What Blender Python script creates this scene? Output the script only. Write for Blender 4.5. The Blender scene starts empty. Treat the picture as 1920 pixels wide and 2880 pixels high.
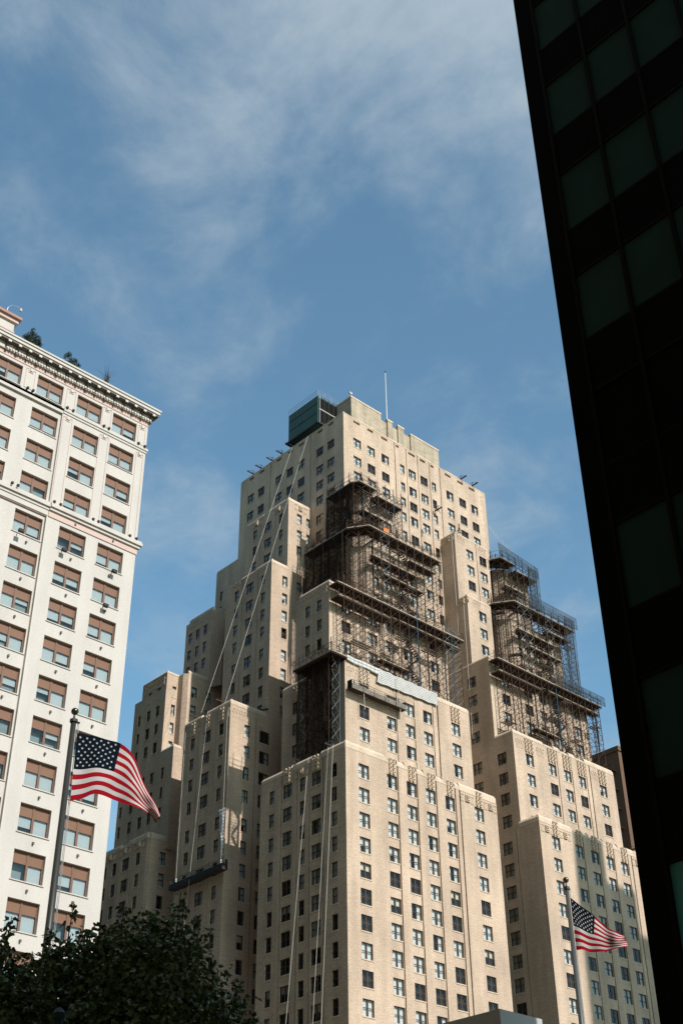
import bpy, math, random
from mathutils import Vector, Matrix
random.seed(7)
R = math.radians
sc = bpy.context.scene
col = sc.collection
EYE = 1.7            # eye height; heights below are written relative to the eye and lifted by it

# ------------------------------------------------------------------ camera
PITCH, ROLL, YAW = R(34.936), R(-0.624), R(46.955)
f0 = Vector((math.cos(YAW)*math.cos(PITCH), math.sin(YAW)*math.cos(PITCH), math.sin(PITCH)))
r0 = Vector((math.sin(YAW), -math.cos(YAW), 0)); u0 = r0.cross(f0)
rr = r0*math.cos(ROLL)+u0*math.sin(ROLL); uu = -r0*math.sin(ROLL)+u0*math.cos(ROLL)
cam_d = bpy.data.cameras.new('camera'); cam = bpy.data.objects.new('camera', cam_d); col.objects.link(cam)
cam.matrix_world = Matrix(((rr.x, uu.x, -f0.x, 0), (rr.y, uu.y, -f0.y, 0), (rr.z, uu.z, -f0.z, EYE), (0, 0, 0, 1)))
cam_d.sensor_fit = 'VERTICAL'; cam_d.sensor_height = 36; cam_d.lens = 3628.7/2880*36
cam_d.clip_end = 6000
sc.camera = cam

# ------------------------------------------------------------------ sky and sun
SUN_EL = R(37.4); SKEW = -0.03         # light travels (SKEW, 1, -tan el)
w = bpy.data.worlds.new('World'); sc.world = w; w.use_nodes = True
nt = w.node_tree; nt.nodes.clear()
def N(t, **k):
    n = nt.nodes.new(t)
    for a, v in k.items(): setattr(n, a, v)
    return n
out = N('ShaderNodeOutputWorld'); bg = N('ShaderNodeBackground'); bg.inputs[1].default_value = 0.14
sky = N('ShaderNodeTexSky', sky_type='NISHITA', sun_disc=False, sun_elevation=SUN_EL, sun_rotation=R(180)-math.atan(SKEW), altitude=0, air_density=1.0, dust_density=0.7, ozone_density=0.6)
tc = N('ShaderNodeTexCoord'); sep = N('ShaderNodeSeparateXYZ'); nt.links.new(tc.outputs['Generated'], sep.inputs[0])
def M(op, a, b=None, c=None):
    n = N('ShaderNodeMath', operation=op)
    for i, v in enumerate((a, b, c)):
        if v is None: continue
        if isinstance(v, (int, float)): n.inputs[i].default_value = v
        else: nt.links.new(v, n.inputs[i])
    return n.outputs[0]
zz = M('ADD', M('MAXIMUM', sep.outputs[2], 0.0), 0.16)
comb = N('ShaderNodeCombineXYZ'); nt.links.new(M('DIVIDE', sep.outputs[0], zz), comb.inputs[0]); nt.links.new(M('DIVIDE', sep.outputs[1], zz), comb.inputs[1])
mp = N('ShaderNodeMapping'); mp.inputs['Rotation'].default_value = (0, 0, R(-28)); mp.inputs['Scale'].default_value = (1.0, 0.85, 1); mp.inputs['Location'].default_value = (0.35, 0.1, 0)
nt.links.new(comb.outputs[0], mp.inputs[0])
n1 = N('ShaderNodeTexNoise'); n1.inputs['Scale'].default_value = 1.9; n1.inputs['Detail'].default_value = 9; n1.inputs['Roughness'].default_value = 0.5; n1.inputs['Distortion'].default_value = 0.2
n2 = N('ShaderNodeTexNoise'); n2.inputs['Scale'].default_value = 6.5; n2.inputs['Detail'].default_value = 10; n2.inputs['Roughness'].default_value = 0.62; n2.inputs['Distortion'].default_value = 0.25
nt.links.new(mp.outputs[0], n1.inputs[0]); nt.links.new(mp.outputs[0], n2.inputs[0])
hi = N('ShaderNodeMapRange', interpolation_type='SMOOTHSTEP'); nt.links.new(sep.outputs[2], hi.inputs[0]); hi.inputs[1].default_value = 0.62; hi.inputs[2].default_value = 0.86; hi.inputs[3].default_value = 0.0; hi.inputs[4].default_value = 0.085
dens = M('ADD', M('ADD', M('MULTIPLY', n1.outputs[0], 0.54), M('MULTIPLY', n2.outputs[0], 0.46)), hi.outputs[0])
rmp = N('ShaderNodeMapRange', interpolation_type='SMOOTHSTEP'); nt.links.new(dens, rmp.inputs[0])
rmp.inputs[1].default_value = 0.45; rmp.inputs[2].default_value = 0.72; rmp.inputs[3].default_value = 0.05; rmp.inputs[4].default_value = 0.95
mix = N('ShaderNodeMix', data_type='RGBA'); nt.links.new(rmp.outputs[0], mix.inputs[0]); tint = N('ShaderNodeMix', data_type='RGBA', blend_type='MULTIPLY'); tint.inputs[0].default_value = 1; nt.links.new(sky.outputs[0], tint.inputs[6]); tint.inputs[7].default_value = (0.87, 1.235, 1.20, 1)
nt.links.new(tint.outputs[2], mix.inputs[6]); mix.inputs[7].default_value = (3.0, 3.65, 4.15, 1)
nt.links.new(mix.outputs[2], bg.inputs[0]); nt.links.new(bg.outputs[0], out.inputs[0])
sd = bpy.data.lights.new('sun', 'SUN'); sd.energy = 5.0; sd.angle = R(0.53); sd.color = (1.0, 0.955, 0.915)
sun = bpy.data.objects.new('sun', sd); col.objects.link(sun)
sun.rotation_euler = Vector((SKEW, 1, -math.tan(SUN_EL))).to_track_quat('-Z', 'Y').to_euler()
vs = sc.view_settings; vs.view_transform = 'Standard'; vs.look = 'None'; vs.gamma = 1; vs.exposure = 0.1; vs.use_curve_mapping = False

# ------------------------------------------------------------------ materials
MATS = {}
def mat(name, color, rough=0.85, metal=0.0, var=0.0, scale=(1, 1, 1), bump=0.0, bscale=20, spec=0.3, stain=0.0, coat=None, grain=0.0, gscale=4.5, patch=0.0):
    if name in MATS: return MATS[name]
    m = bpy.data.materials.new(name); m.use_nodes = True; t = m.node_tree; b = t.nodes['Principled BSDF']
    b.inputs['Roughness'].default_value = rough; b.inputs['Metallic'].default_value = metal; b.inputs['Specular IOR Level'].default_value = spec
    b.inputs['Base Color'].default_value = (*color, 1)
    if var > 0 or bump > 0 or stain > 0:
        g = t.nodes.new('ShaderNodeTexCoord'); mpn = t.nodes.new('ShaderNodeMapping'); mpn.inputs['Scale'].default_value = scale
        t.links.new(g.outputs['Object'], mpn.inputs[0])
    if var > 0 or stain > 0:
        n = t.nodes.new('ShaderNodeTexNoise'); n.inputs['Scale'].default_value = 1.0; n.inputs['Detail'].default_value = 6; n.inputs['Roughness'].default_value = 0.7
        t.links.new(mpn.outputs[0], n.inputs[0])
        r = t.nodes.new('ShaderNodeMapRange'); r.inputs[1].default_value = 0.25; r.inputs[2].default_value = 0.75; r.inputs[3].default_value = 1-var; r.inputs[4].default_value = 1+var
        t.links.new(n.outputs[0], r.inputs[0]); last = r.outputs[0]
        if stain > 0:
            mp2 = t.nodes.new('ShaderNodeMapping'); mp2.inputs['Scale'].default_value = (0.55, 0.55, 0.07); t.links.new(g.outputs['Object'], mp2.inputs[0])
            n3 = t.nodes.new('ShaderNodeTexNoise'); n3.inputs['Scale'].default_value = 1.0; n3.inputs['Detail'].default_value = 5; t.links.new(mp2.outputs[0], n3.inputs[0])
            r3 = t.nodes.new('ShaderNodeMapRange'); r3.inputs[1].default_value = 0.3; r3.inputs[2].default_value = 0.7; r3.inputs[3].default_value = 1-stain; r3.inputs[4].default_value = 1+stain*0.5
            t.links.new(n3.outputs[0], r3.inputs[0]); mm = t.nodes.new('ShaderNodeMath'); mm.operation = 'MULTIPLY'
            t.links.new(last, mm.inputs[0]); t.links.new(r3.outputs[0], mm.inputs[1]); last = mm.outputs[0]
        for amt, scl, lo_, hi_ in ((grain, (gscale, gscale, gscale*1.6), .3, .7), (patch, (.22, .22, .16), .35, .65)):
            if amt <= 0: continue
            mp3 = t.nodes.new('ShaderNodeMapping'); mp3.inputs['Scale'].default_value = scl; t.links.new(g.outputs['Object'], mp3.inputs[0])
            n4 = t.nodes.new('ShaderNodeTexNoise'); n4.inputs['Scale'].default_value = 1.0; n4.inputs['Detail'].default_value = 2 if scl[0] > 1 else 5; t.links.new(mp3.outputs[0], n4.inputs[0])
            r4 = t.nodes.new('ShaderNodeMapRange'); r4.inputs[1].default_value = lo_; r4.inputs[2].default_value = hi_; r4.inputs[3].default_value = 1-amt; r4.inputs[4].default_value = 1+amt; t.links.new(n4.outputs[0], r4.inputs[0])
            m4 = t.nodes.new('ShaderNodeMath'); m4.operation = 'MULTIPLY'; t.links.new(last, m4.inputs[0]); t.links.new(r4.outputs[0], m4.inputs[1]); last = m4.outputs[0]
        sc_ = t.nodes.new('ShaderNodeVectorMath'); sc_.operation = 'SCALE'; sc_.inputs[0].default_value = color; t.links.new(last, sc_.inputs['Scale'])
        t.links.new(sc_.outputs[0], b.inputs['Base Color'])
    if bump > 0:
        n2_ = t.nodes.new('ShaderNodeTexNoise'); n2_.inputs['Scale'].default_value = bscale; n2_.inputs['Detail'].default_value = 3; t.links.new(mpn.outputs[0], n2_.inputs[0])
        bp = t.nodes.new('ShaderNodeBump'); bp.inputs['Strength'].default_value = bump; bp.inputs['Distance'].default_value = 0.05
        t.links.new(n2_.outputs[0], bp.inputs['Height']); t.links.new(bp.outputs[0], b.inputs['Normal'])
    if coat:
        b.inputs['Coat Weight'].default_value = coat
    MATS[name] = m; return m
def glass_mat(name, tint, refl, rough=0.02):
    m = bpy.data.materials.new(name); m.use_nodes = True; t = m.node_tree; t.nodes.clear()
    o = t.nodes.new('ShaderNodeOutputMaterial'); mx = t.nodes.new('ShaderNodeMixShader'); tr = t.nodes.new('ShaderNodeBsdfTransparent'); gl = t.nodes.new('ShaderNodeBsdfGlossy')
    tr.inputs[0].default_value = (*tint, 1); gl.inputs[0].default_value = (1, 1, 1, 1); gl.inputs[1].default_value = rough
    fr = t.nodes.new('ShaderNodeFresnel'); fr.inputs[0].default_value = 1.5
    g = t.nodes.new('ShaderNodeNewGeometry'); nm = t.nodes.new('ShaderNodeTexNoise'); nm.inputs['Scale'].default_value = 0.9
    t.links.new(g.outputs['Position'], nm.inputs[0]); bp = t.nodes.new('ShaderNodeBump'); bp.inputs['Strength'].default_value = 0.12; bp.inputs['Distance'].default_value = 0.08
    t.links.new(nm.outputs[0], bp.inputs['Height']); t.links.new(bp.outputs[0], gl.inputs['Normal'])
    a = t.nodes.new('ShaderNodeMath'); a.operation = 'MULTIPLY_ADD'; t.links.new(fr.outputs[0], a.inputs[0]); a.inputs[1].default_value = refl; a.inputs[2].default_value = 0.0; a.use_clamp = True
    t.links.new(a.outputs[0], mx.inputs[0]); t.links.new(tr.outputs[0], mx.inputs[1]); t.links.new(gl.outputs[0], mx.inputs[2]); t.links.new(mx.outputs[0], o.inputs[0])
    MATS[name] = m; return m
def net_mat(name, color, cover):
    m = bpy.data.materials.new(name); m.use_nodes = True; t = m.node_tree; t.nodes.clear()
    o = t.nodes.new('ShaderNodeOutputMaterial'); mx = t.nodes.new('ShaderNodeMixShader'); tr = t.nodes.new('ShaderNodeBsdfTransparent'); df = t.nodes.new('ShaderNodeBsdfDiffuse')
    df.inputs[0].default_value = (*color, 1); g = t.nodes.new('ShaderNodeTexCoord'); nn = t.nodes.new('ShaderNodeTexNoise'); nn.inputs['Scale'].default_value = 1.4; nn.inputs['Detail'].default_value = 4
    t.links.new(g.outputs['Object'], nn.inputs[0]); r = t.nodes.new('ShaderNodeMapRange'); r.inputs[1].default_value = 0.3; r.inputs[2].default_value = 0.7; r.inputs[3].default_value = cover-0.15; r.inputs[4].default_value = min(cover+0.15, 1)
    t.links.new(nn.outputs[0], r.inputs[0]); t.links.new(r.outputs[0], mx.inputs[0]); t.links.new(tr.outputs[0], mx.inputs[1]); t.links.new(df.outputs[0], mx.inputs[2]); t.links.new(mx.outputs[0], o.inputs[0])
    MATS[name] = m; return m
BRICK = mat('tan brick', (0.48, 0.366, 0.272), 0.9, var=0.16, scale=(0.9, 0.9, 5.5), bump=0.5, bscale=2.4, stain=0.2, spec=0.15, grain=0.16, patch=0.09)
STONE = mat('pale coping stone', (0.56, 0.445, 0.335), 0.85, var=0.12, scale=(0.7, 0.7, 0.7), bump=0.3, bscale=3, spec=0.2, grain=0.14, stain=0.15)
CEMENT = mat('stained cement', (0.40, 0.33, 0.24), 0.9, var=0.3, scale=(0.5, 0.5, 1.2), bump=0.4, bscale=2, stain=0.35, grain=0.15)
ROOFM = mat('roof felt', (0.12, 0.11, 0.10), 0.95)
DARKIN = mat('dark room', (0.035, 0.03, 0.025), 0.95)
FRAME = mat('dark brown sash paint', (0.07, 0.044, 0.028), 0.6)
CURT = mat('sheer curtain', (0.60, 0.62, 0.62), 0.95, var=0.06, scale=(9, 9, 0.6))
SHADE = mat('cream roller shade', (0.62, 0.58, 0.48), 0.95)
GLASS = glass_mat('window glass', (0.90, 0.92, 0.905), 0.85)
WHITE = mat('white painted facade', (0.49, 0.452, 0.41), 0.75, var=0.035, scale=(0.4, 0.4, 0.2), bump=0.15, bscale=6, stain=0.07, grain=0.05, patch=0.03)
PINK = mat('pale pink paint', (0.52, 0.385, 0.335), 0.8, var=0.05, scale=(0.4, 0.4, 0.4))
CORN = mat('grey cornice paint', (0.50, 0.47, 0.42), 0.7, var=0.08, scale=(0.8, 0.8, 0.8))
BRKT = mat('bronze bracket', (0.13, 0.11, 0.09), 0.6)
BROWNP = mat('brown window panel', (0.18, 0.092, 0.055), 0.6, var=0.10, scale=(2, 2, 2))
BROWNF = mat('brown window frame', (0.16, 0.085, 0.055), 0.5)
BLIND = mat('white blind', (0.40, 0.425, 0.43), 0.9, var=0.04, scale=(1, 1, 14))
OFFICE = mat('office ceiling grey', (0.22, 0.26, 0.26), 0.9, var=0.2, scale=(0.5, 0.5, 1.5))
GLASS2 = glass_mat('office glass', (0.86, 0.91, 0.91), 1.2)
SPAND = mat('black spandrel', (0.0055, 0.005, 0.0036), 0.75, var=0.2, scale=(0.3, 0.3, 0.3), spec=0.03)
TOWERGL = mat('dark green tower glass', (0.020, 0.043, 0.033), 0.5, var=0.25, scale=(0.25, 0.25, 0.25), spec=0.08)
TOWERGL2 = mat('tower glass with painted reflection', (0.085, 0.26, 0.22), 0.5, var=0.2, scale=(0.25, 0.25, 0.25), spec=0.1)  # reflection in the lower panes put into a brighter base colour
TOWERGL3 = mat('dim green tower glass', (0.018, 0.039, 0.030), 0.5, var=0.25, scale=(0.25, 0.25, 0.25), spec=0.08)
MULL = mat('bronze mullion', (0.010, 0.006, 0.004), 0.5, spec=0.05)
RUST = mat('rusty scaffold steel', (0.055, 0.029, 0.018), 0.8, var=0.3, scale=(1, 1, 1))
TEAL = mat('blue scaffold steel', (0.03, 0.085, 0.12), 0.6)
GREYST = mat('galvanised steel', (0.33, 0.33, 0.32), 0.45, metal=0.6)
BLACK = mat('black iron', (0.014, 0.013, 0.012), 0.6)
WOOD = mat('weathered plank darkened for shade', (0.06, 0.043, 0.03), 0.9, var=0.3, scale=(0.3, 3, 3))  # base darkened to stand in for the shadow under the decks
TOE = mat('edge board in sunlit tone', (0.33, 0.27, 0.20), 0.9, var=0.35, scale=(0.8, 0.8, 2))  # paler than the decks: sunlight on plank edges put into the colour
NETD = net_mat('dark debris net', (0.024, 0.017, 0.012), 0.74)
NETT = net_mat('blue grey debris net', (0.04, 0.05, 0.055), 0.5)
ROPE = mat('white rope', (0.55, 0.52, 0.46), 0.9)
TARP = mat('white tarpaulin', (0.52, 0.505, 0.47), 0.6, var=0.05, scale=(1.5, 1.5, 1.5), bump=0.1, bscale=.6)
GREEN = mat('green cooling tower panel', (0.035, 0.085, 0.072), 0.6, var=0.2, scale=(0.6, 0.6, 0.6))
BROWNB = mat('brown brick', (0.13, 0.075, 0.048), 0.9, var=0.2, scale=(0.8, 0.8, 5))
LEAF = mat('dark leaf', (0.115, 0.15, 0.045), 0.35, var=0.5, scale=(6, 6, 6), spec=0.4)
BARK = mat('bark', (0.07, 0.05, 0.035), 0.95, bump=0.5)
PAV = mat('grey metal cladding', (0.36, 0.37, 0.36), 0.55, var=0.03, scale=(0.5, 0.5, 0.5))
ASPH = mat('asphalt', (0.13, 0.10, 0.066), 0.95, var=0.2, scale=(0.5, 0.5, 0.5))
CONC = mat('pavement concrete', (0.45, 0.36, 0.25), 0.9, var=0.12, scale=(0.8, 0.8, 0.8))
FRED = mat('flag red', (0.27, 0.008, 0.016), 0.95, spec=0.03); FWHT = mat('flag white', (0.46, 0.44, 0.42), 0.95, spec=0.03); FBLU = mat('flag blue', (0.004, 0.009, 0.016), 0.95, spec=0.03)
STEELP = mat('dark pole paint', (0.045, 0.048, 0.042), 0.35, metal=0.3, spec=0.5)
STEELG = mat('satin grey pole', (0.10, 0.11, 0.105), 0.35, metal=0.4, spec=0.5)
BALL = mat('pole ball', (0.10, 0.095, 0.07), 0.25, metal=0.8)
GPOST = mat('dark green post paint', (0.015, 0.045, 0.035), 0.45)

# ------------------------------------------------------------------ mesh helpers
class MB:
    def __init__(s): s.v = []; s.f = []; s.m = []
    def quad(s, pts, n=None, m=0):
        pts = [Vector(p) for p in pts]
        if n is not None:
            c = (pts[1]-pts[0]).cross(pts[2]-pts[0])
            if c.dot(Vector(n)) < 0: pts.reverse()
        i = len(s.v); s.v += [tuple(p) for p in pts]; s.f.append(tuple(range(i, i+len(pts)))); s.m.append(m)
    def box(s, x0, x1, y0, y1, z0, z1, m=0, skip=''):
        if x0 > x1: x0, x1 = x1, x0
        if y0 > y1: y0, y1 = y1, y0
        i = len(s.v); s.v += [(x0, y0, z0), (x1, y0, z0), (x1, y1, z0), (x0, y1, z0), (x0, y0, z1), (x1, y0, z1), (x1, y1, z1), (x0, y1, z1)]
        for k, fc in (('d', (0, 3, 2, 1)), ('u', (4, 5, 6, 7)), ('f', (0, 1, 5, 4)), ('r', (1, 2, 6, 5)), ('b', (2, 3, 7, 6)), ('l', (3, 0, 4, 7))):
            if k in skip: continue
            s.f.append(tuple(i+q for q in fc)); s.m.append(m)
    def tube(s, p, q, r, n=5, m=0, r2=None, cap=True):
        p = Vector(p); q = Vector(q); d = (q-p)
        if d.length < 1e-6: return
        d.normalize(); a = d.orthogonal().normalized(); b = d.cross(a); r2 = r if r2 is None else r2; i = len(s.v)
        for k in range(n):
            t = 2*math.pi*k/n; o = a*math.cos(t)+b*math.sin(t); s.v.append(tuple(p+o*r)); s.v.append(tuple(q+o*r2))
        for k in range(n):
            k2 = (k+1) % n; s.f.append((i+2*k, i+2*k2, i+2*k2+1, i+2*k+1)); s.m.append(m)
        if cap:
            s.f.append(tuple(i+2*k for k in range(n))[::-1]); s.m.append(m); s.f.append(tuple(i+2*k+1 for k in range(n))); s.m.append(m)
    def prism(s, poly, z0, z1, m=0, mtop=None):
        n = len(poly); i = len(s.v); s.v += [(x, y, z0) for x, y in poly]+[(x, y, z1) for x, y in poly]
        for k in range(n):
            k2 = (k+1) % n; s.f.append((i+k, i+k2, i+n+k2, i+n+k)); s.m.append(m)
        s.f.append(tuple(i+n+k for k in range(n))); s.m.append(m if mtop is None else mtop)
        s.f.append(tuple(i+k for k in range(n))[::-1]); s.m.append(m)
    def lathe(s, prof, c, n=16, m=0):
        i = len(s.v); k = len(prof)
        for j in range(n):
            t = 2*math.pi*j/n
            for r, z in prof: s.v.append((c[0]+r*math.cos(t), c[1]+r*math.sin(t), c[2]+z))
        for j in range(n):
            j2 = (j+1) % n
            for q in range(k-1): s.f.append((i+j*k+q, i+j2*k+q, i+j2*k+q+1, i+j*k+q+1)); s.m.append(m)
    def mesh(s, name, mats, smooth=False):
        me = bpy.data.meshes.new(name); me.from_pydata(s.v, [], s.f)
        for mm in (mats if isinstance(mats, (list, tuple)) else [mats]): me.materials.append(mm)
        me.polygons.foreach_set('material_index', s.m)
        if smooth: me.polygons.foreach_set('use_smooth', [True]*len(s.f))
        me.update(); return me
    def build(s, name, mats, parent=None, smooth=False):
        return link(name, s.mesh(name, mats, smooth), parent)
def link(name, me, parent=None, loc=None, rz=None):
    o = bpy.data.objects.new(name, me); col.objects.link(o)
    if parent is not None: o.parent = parent
    if loc is not None: o.location = loc
    if rz: o.rotation_euler = (0, 0, rz)
    return o
def tag(o, label=None, cat=None, group=None, kind=None):
    if label: o['label'] = label
    if cat: o['category'] = cat
    if group: o['group'] = group
    if kind: o['kind'] = kind
    return o
def thing(name, label, cat, loc=(0, 0, 0), group=None):
    return tag(link(name, None, None, loc), label, cat, group)

# frames of a facade: S faces the sun (normal -y), u = x; L faces left (normal -x), u = y; C = any
def frame(kind, plane=None, p=None, q=None):
    if kind == 'S': return (lambda u, z, d: (u, plane+d, z)), Vector((0, -1, 0)), Vector((1, 0, 0))
    if kind == 'L': return (lambda u, z, d: (plane+d, u, z)), Vector((-1, 0, 0)), Vector((0, 1, 0))
    p = Vector((*p, 0)); q = Vector((*q, 0)); U = (q-p).normalized(); Nn = Vector((U.y, -U.x, 0))
    if Nn.dot(Vector((-1, -1, 0))) < 0: Nn = -Nn
    return (lambda u, z, d: tuple(p+U*u-Nn*d+Vector((0, 0, z)))), Nn, U
def facade(mb, fr, u0, u1, z0, z1, wins=(), grooves=(), dep=0.5):
    P, Nn, U = fr; us = {u0, u1}; zs = {z0, z1}
    for a, b, c, d in wins: us |= {a, b}; zs |= {c, d}
    for g in grooves:
        us |= {g[0], g[1]}
        if len(g) > 3: zs |= {max(z0, g[3]), min(z1, g[4])}
    us = sorted(u for u in us if u0 <= u <= u1); zs = sorted(z for z in zs if z0 <= z <= z1)
    D = [[0.0]*(len(zs)-1) for _ in range(len(us)-1)]; MT = [[0]*(len(zs)-1) for _ in range(len(us)-1)]
    for i in range(len(us)-1):
        uc = (us[i]+us[i+1])/2
        for g in grooves:
            if g[0] < uc < g[1]:
                for j in range(len(zs)-1):
                    zc = (zs[j]+zs[j+1])/2
                    if len(g) < 4 or g[3] < zc < g[4]: D[i][j] = g[2]
        for a, b, c, d in wins:
            if a < uc < b:
                for j in range(len(zs)-1):
                    if c < (zs[j]+zs[j+1])/2 < d: D[i][j] = dep; MT[i][j] = 1
    for i in range(len(us)-1):
        j = 0
        while j < len(zs)-1:
            k = j
            while k+1 < len(zs)-1 and D[i][k+1] == D[i][j] and MT[i][k+1] == MT[i][j]: k += 1
            d = D[i][j]; mb.quad([P(us[i], zs[j], d), P(us[i+1], zs[j], d), P(us[i+1], zs[k+1], d), P(us[i], zs[k+1], d)], Nn, MT[i][j])
            if k+1 < len(zs)-1:
                d2 = D[i][k+1]; zt = zs[k+1]
                mb.quad([P(us[i], zt, d), P(us[i+1], zt, d), P(us[i+1], zt, d2), P(us[i], zt, d2)], (0, 0, 1) if d2 > d else (0, 0, -1), 0)
            j = k+1
        if i+1 < len(us)-1:
            for j in range(len(zs)-1):
                d, d2 = D[i][j], D[i+1][j]
                if d != d2:
                    mb.quad([P(us[i+1], zs[j], d), P(us[i+1], zs[j+1], d), P(us[i+1], zs[j+1], d2), P(us[i+1], zs[j], d2)], -U if d2 < d else U, 0)

# ------------------------------------------------------------------ window kit of the hotel
WH = 1.84
WW = {'d': 1.74, 's': 1.02, 'n': 0.72}
def frame_mesh(w_, h):
    b = MB(); x = w_/2; t = 0.06
    b.box(-x, -x+t, .13, .21, 0, h); b.box(x-t, x, .13, .21, 0, h); b.box(-x+t, x-t, .13, .21, 0, t); b.box(-x+t, x-t, .13, .21, h-t, h)
    b.box(-x+t, x-t, .125, .205, h*.5-.04, h*.5+.04)
    if w_ > 1.3: b.box(-.075, .075, .12, .215, t, h-t)
    b.box(-x-.06, x+.06, -.06, .13, -.13, -.003, 1)
    return b.mesh('window_frame', [FRAME, STONE])
FR_ = {k: frame_mesh(v, WH) for k, v in WW.items()}
def pane_mesh(w_, h):
    b = MB(); b.quad([(-w_/2, .165, 0), (w_/2, .165, 0), (w_/2, .165, h), (-w_/2, .165, h)], (0, -1, 0)); return b.mesh('pane', GLASS)
PW = {'d': (1.74-.12-.15)/2, 's': 1.02-.12, 'n': .72-.12}; PH = (WH-.12-.08)/2
PN_ = {k: pane_mesh(v, PH) for k, v in PW.items()}
def curtain_mesh(parts, h, m):
    b = MB()
    for (x0, x1, z0, z1) in parts:
        n = max(2, int((x1-x0)/.11)); pts = [(x0+(x1-x0)*i/n, .34+(.035 if i % 2 else -.02)) for i in range(n+1)]
        for i in range(n): b.quad([(pts[i][0], pts[i][1], z0), (pts[i+1][0], pts[i+1][1], z0), (pts[i+1][0], pts[i+1][1], z1), (pts[i][0], pts[i][1], z1)], (0, -1, 0))
    return b.mesh('curtain', m)
CU_ = {}
for k, v in WW.items():
    x = v/2-.02; h = WH-.03
    CU_[k] = [curtain_mesh([(-x, x, .02, h)], h, CURT), curtain_mesh([(-x, x*.25, .02, h), (x*.45, x, .02, h)], h, CURT), curtain_mesh([(-x, -x*.45, .02, h), (x*.05, x, .02, h)], h, CURT),
              curtain_mesh([(x*.02, x, .02, h)], h, CURT), curtain_mesh([(-x, x, h*.5, h), (-x, -x*.5, .02, h*.5), (x*.4, x, .02, h*.5)], h, CURT), curtain_mesh([(-x, x, h*.55, h)], h, SHADE)]
WIN_QUEUE = []
def queue_windows(kind, plane, cols, rows):
    wins = []
    for c, k in cols:
        for z in rows:
            w_ = WW[k]; wins.append((c-w_/2, c+w_/2, z-WH, z)); WIN_QUEUE.append((kind, plane, c, k, z-WH))
    return wins

# ------------------------------------------------------------------ ground
g = MB(); g.quad([(-900, -900, 0), (1500, -900, 0), (1500, 1500, 0), (-900, 1500, 0)], (0, 0, 1)); tag(g.build('ground', ASPH), kind='structure')
pm = MB(); pm.box(97-4, 170, 99.5, 175, 0.0, .14, 0, 'd'); tag(pm.build('pavement', CONC), kind='structure')
pm = MB(); pm.box(-60, 70, 99.5, 160, 0.0, .14, 0, 'd'); tag(pm.build('pavement', CONC), kind='structure')
pm = MB(); pm.box(-40, 60, -60, 62, 0.0, .14, 0, 'd'); tag(pm.build('pavement', CONC), kind='structure')

# ------------------------------------------------------------------ the hotel
hotel = thing('art_deco_hotel', 'tall stepped tan brick art deco hotel with many setbacks and small windows', 'building', (98, 105, 0))
HO = Vector((98, 105, 0)); HZ = EYE
def hpart(mb, name, mats, smooth=False):
    mb.v = [(x-HO.x, y-HO.y, z+HZ) for x, y, z in mb.v]
    return mb.build(name, mats, hotel, smooth)
ROWS = [131.2, 127.5, 124.4, 121.4, 117.7, 114.6, 111.6, 108.5, 104.9, 101.8, 98.8, 95.8, 92.1, 89.0, 86.0, 82.95, 78.0, 74.9, 71.8, 68.5, 64.5, 61.45, 58.35, 55.3, 52.25, 49.2, 46.2, 43.1, 40.05, 37.0, 33.95, 30.9, 27.85, 24.8]
BLK = []
def rows(lo, hi): return [z for z in ROWS if lo+WH+.3 < z < hi]
def block(a0, a1, b0, b1, z0, z1, S=None, L=None, sg=(), lg=(), par=True, lo=None, chamfer=None, cop=0.0):
    """one setback block: S columns on the sunny face, L columns on the left face"""
    BLK.append((a0, a1, b0, b1, z0, z1)); mb = MB(); lo = z0 if lo is None else lo; rz = rows(lo, z1-1.2)
    sa = a0; lb = b0
    if chamfer: sa = a0+chamfer[0]; lb = b0+chamfer[1]
    facade(mb, frame('S', b0), sa, a1, z0, z1, queue_windows('S', b0, S, rz) if S else (), sg)
    facade(mb, frame('L', a0), lb, b1, z0, z1, queue_windows('L', a0, L, rz) if L else (), lg)
    if chamfer:
        fr = frame('C', p=(a0, lb), q=(sa, b0)); ln = math.hypot(chamfer[0], chamfer[1])
        facade(mb, fr, 0, ln, z0, z1, (), [(ln*(k+.3)/6, ln*(k+.6)/6, .12) for k in range(6)])
    mb.quad([(a1, b0, z0), (a1, b1, z0), (a1, b1, z1), (a1, b0, z1)], (1, 0, 0))
    mb.quad([(a0, b1, z0), (a1, b1, z0), (a1, b1, z1), (a0, b1, z1)], (0, 1, 0))
    poly = [(sa, b0), (a1, b0), (a1, b1), (a0, b1)]+([(a0, lb)] if chamfer else [])
    if not chamfer: poly[0] = (a0, b0)
    i = len(mb.v); mb.v += [(x, y, z1-.9) for x, y in poly]; mb.f.append(tuple(range(i, i+len(poly)))); mb.m.append(2)
    hpart(mb, 'wall', [BRICK, DARKIN, ROOFM])
    # coping: chamfered stone strip in segments
    return mb
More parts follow.
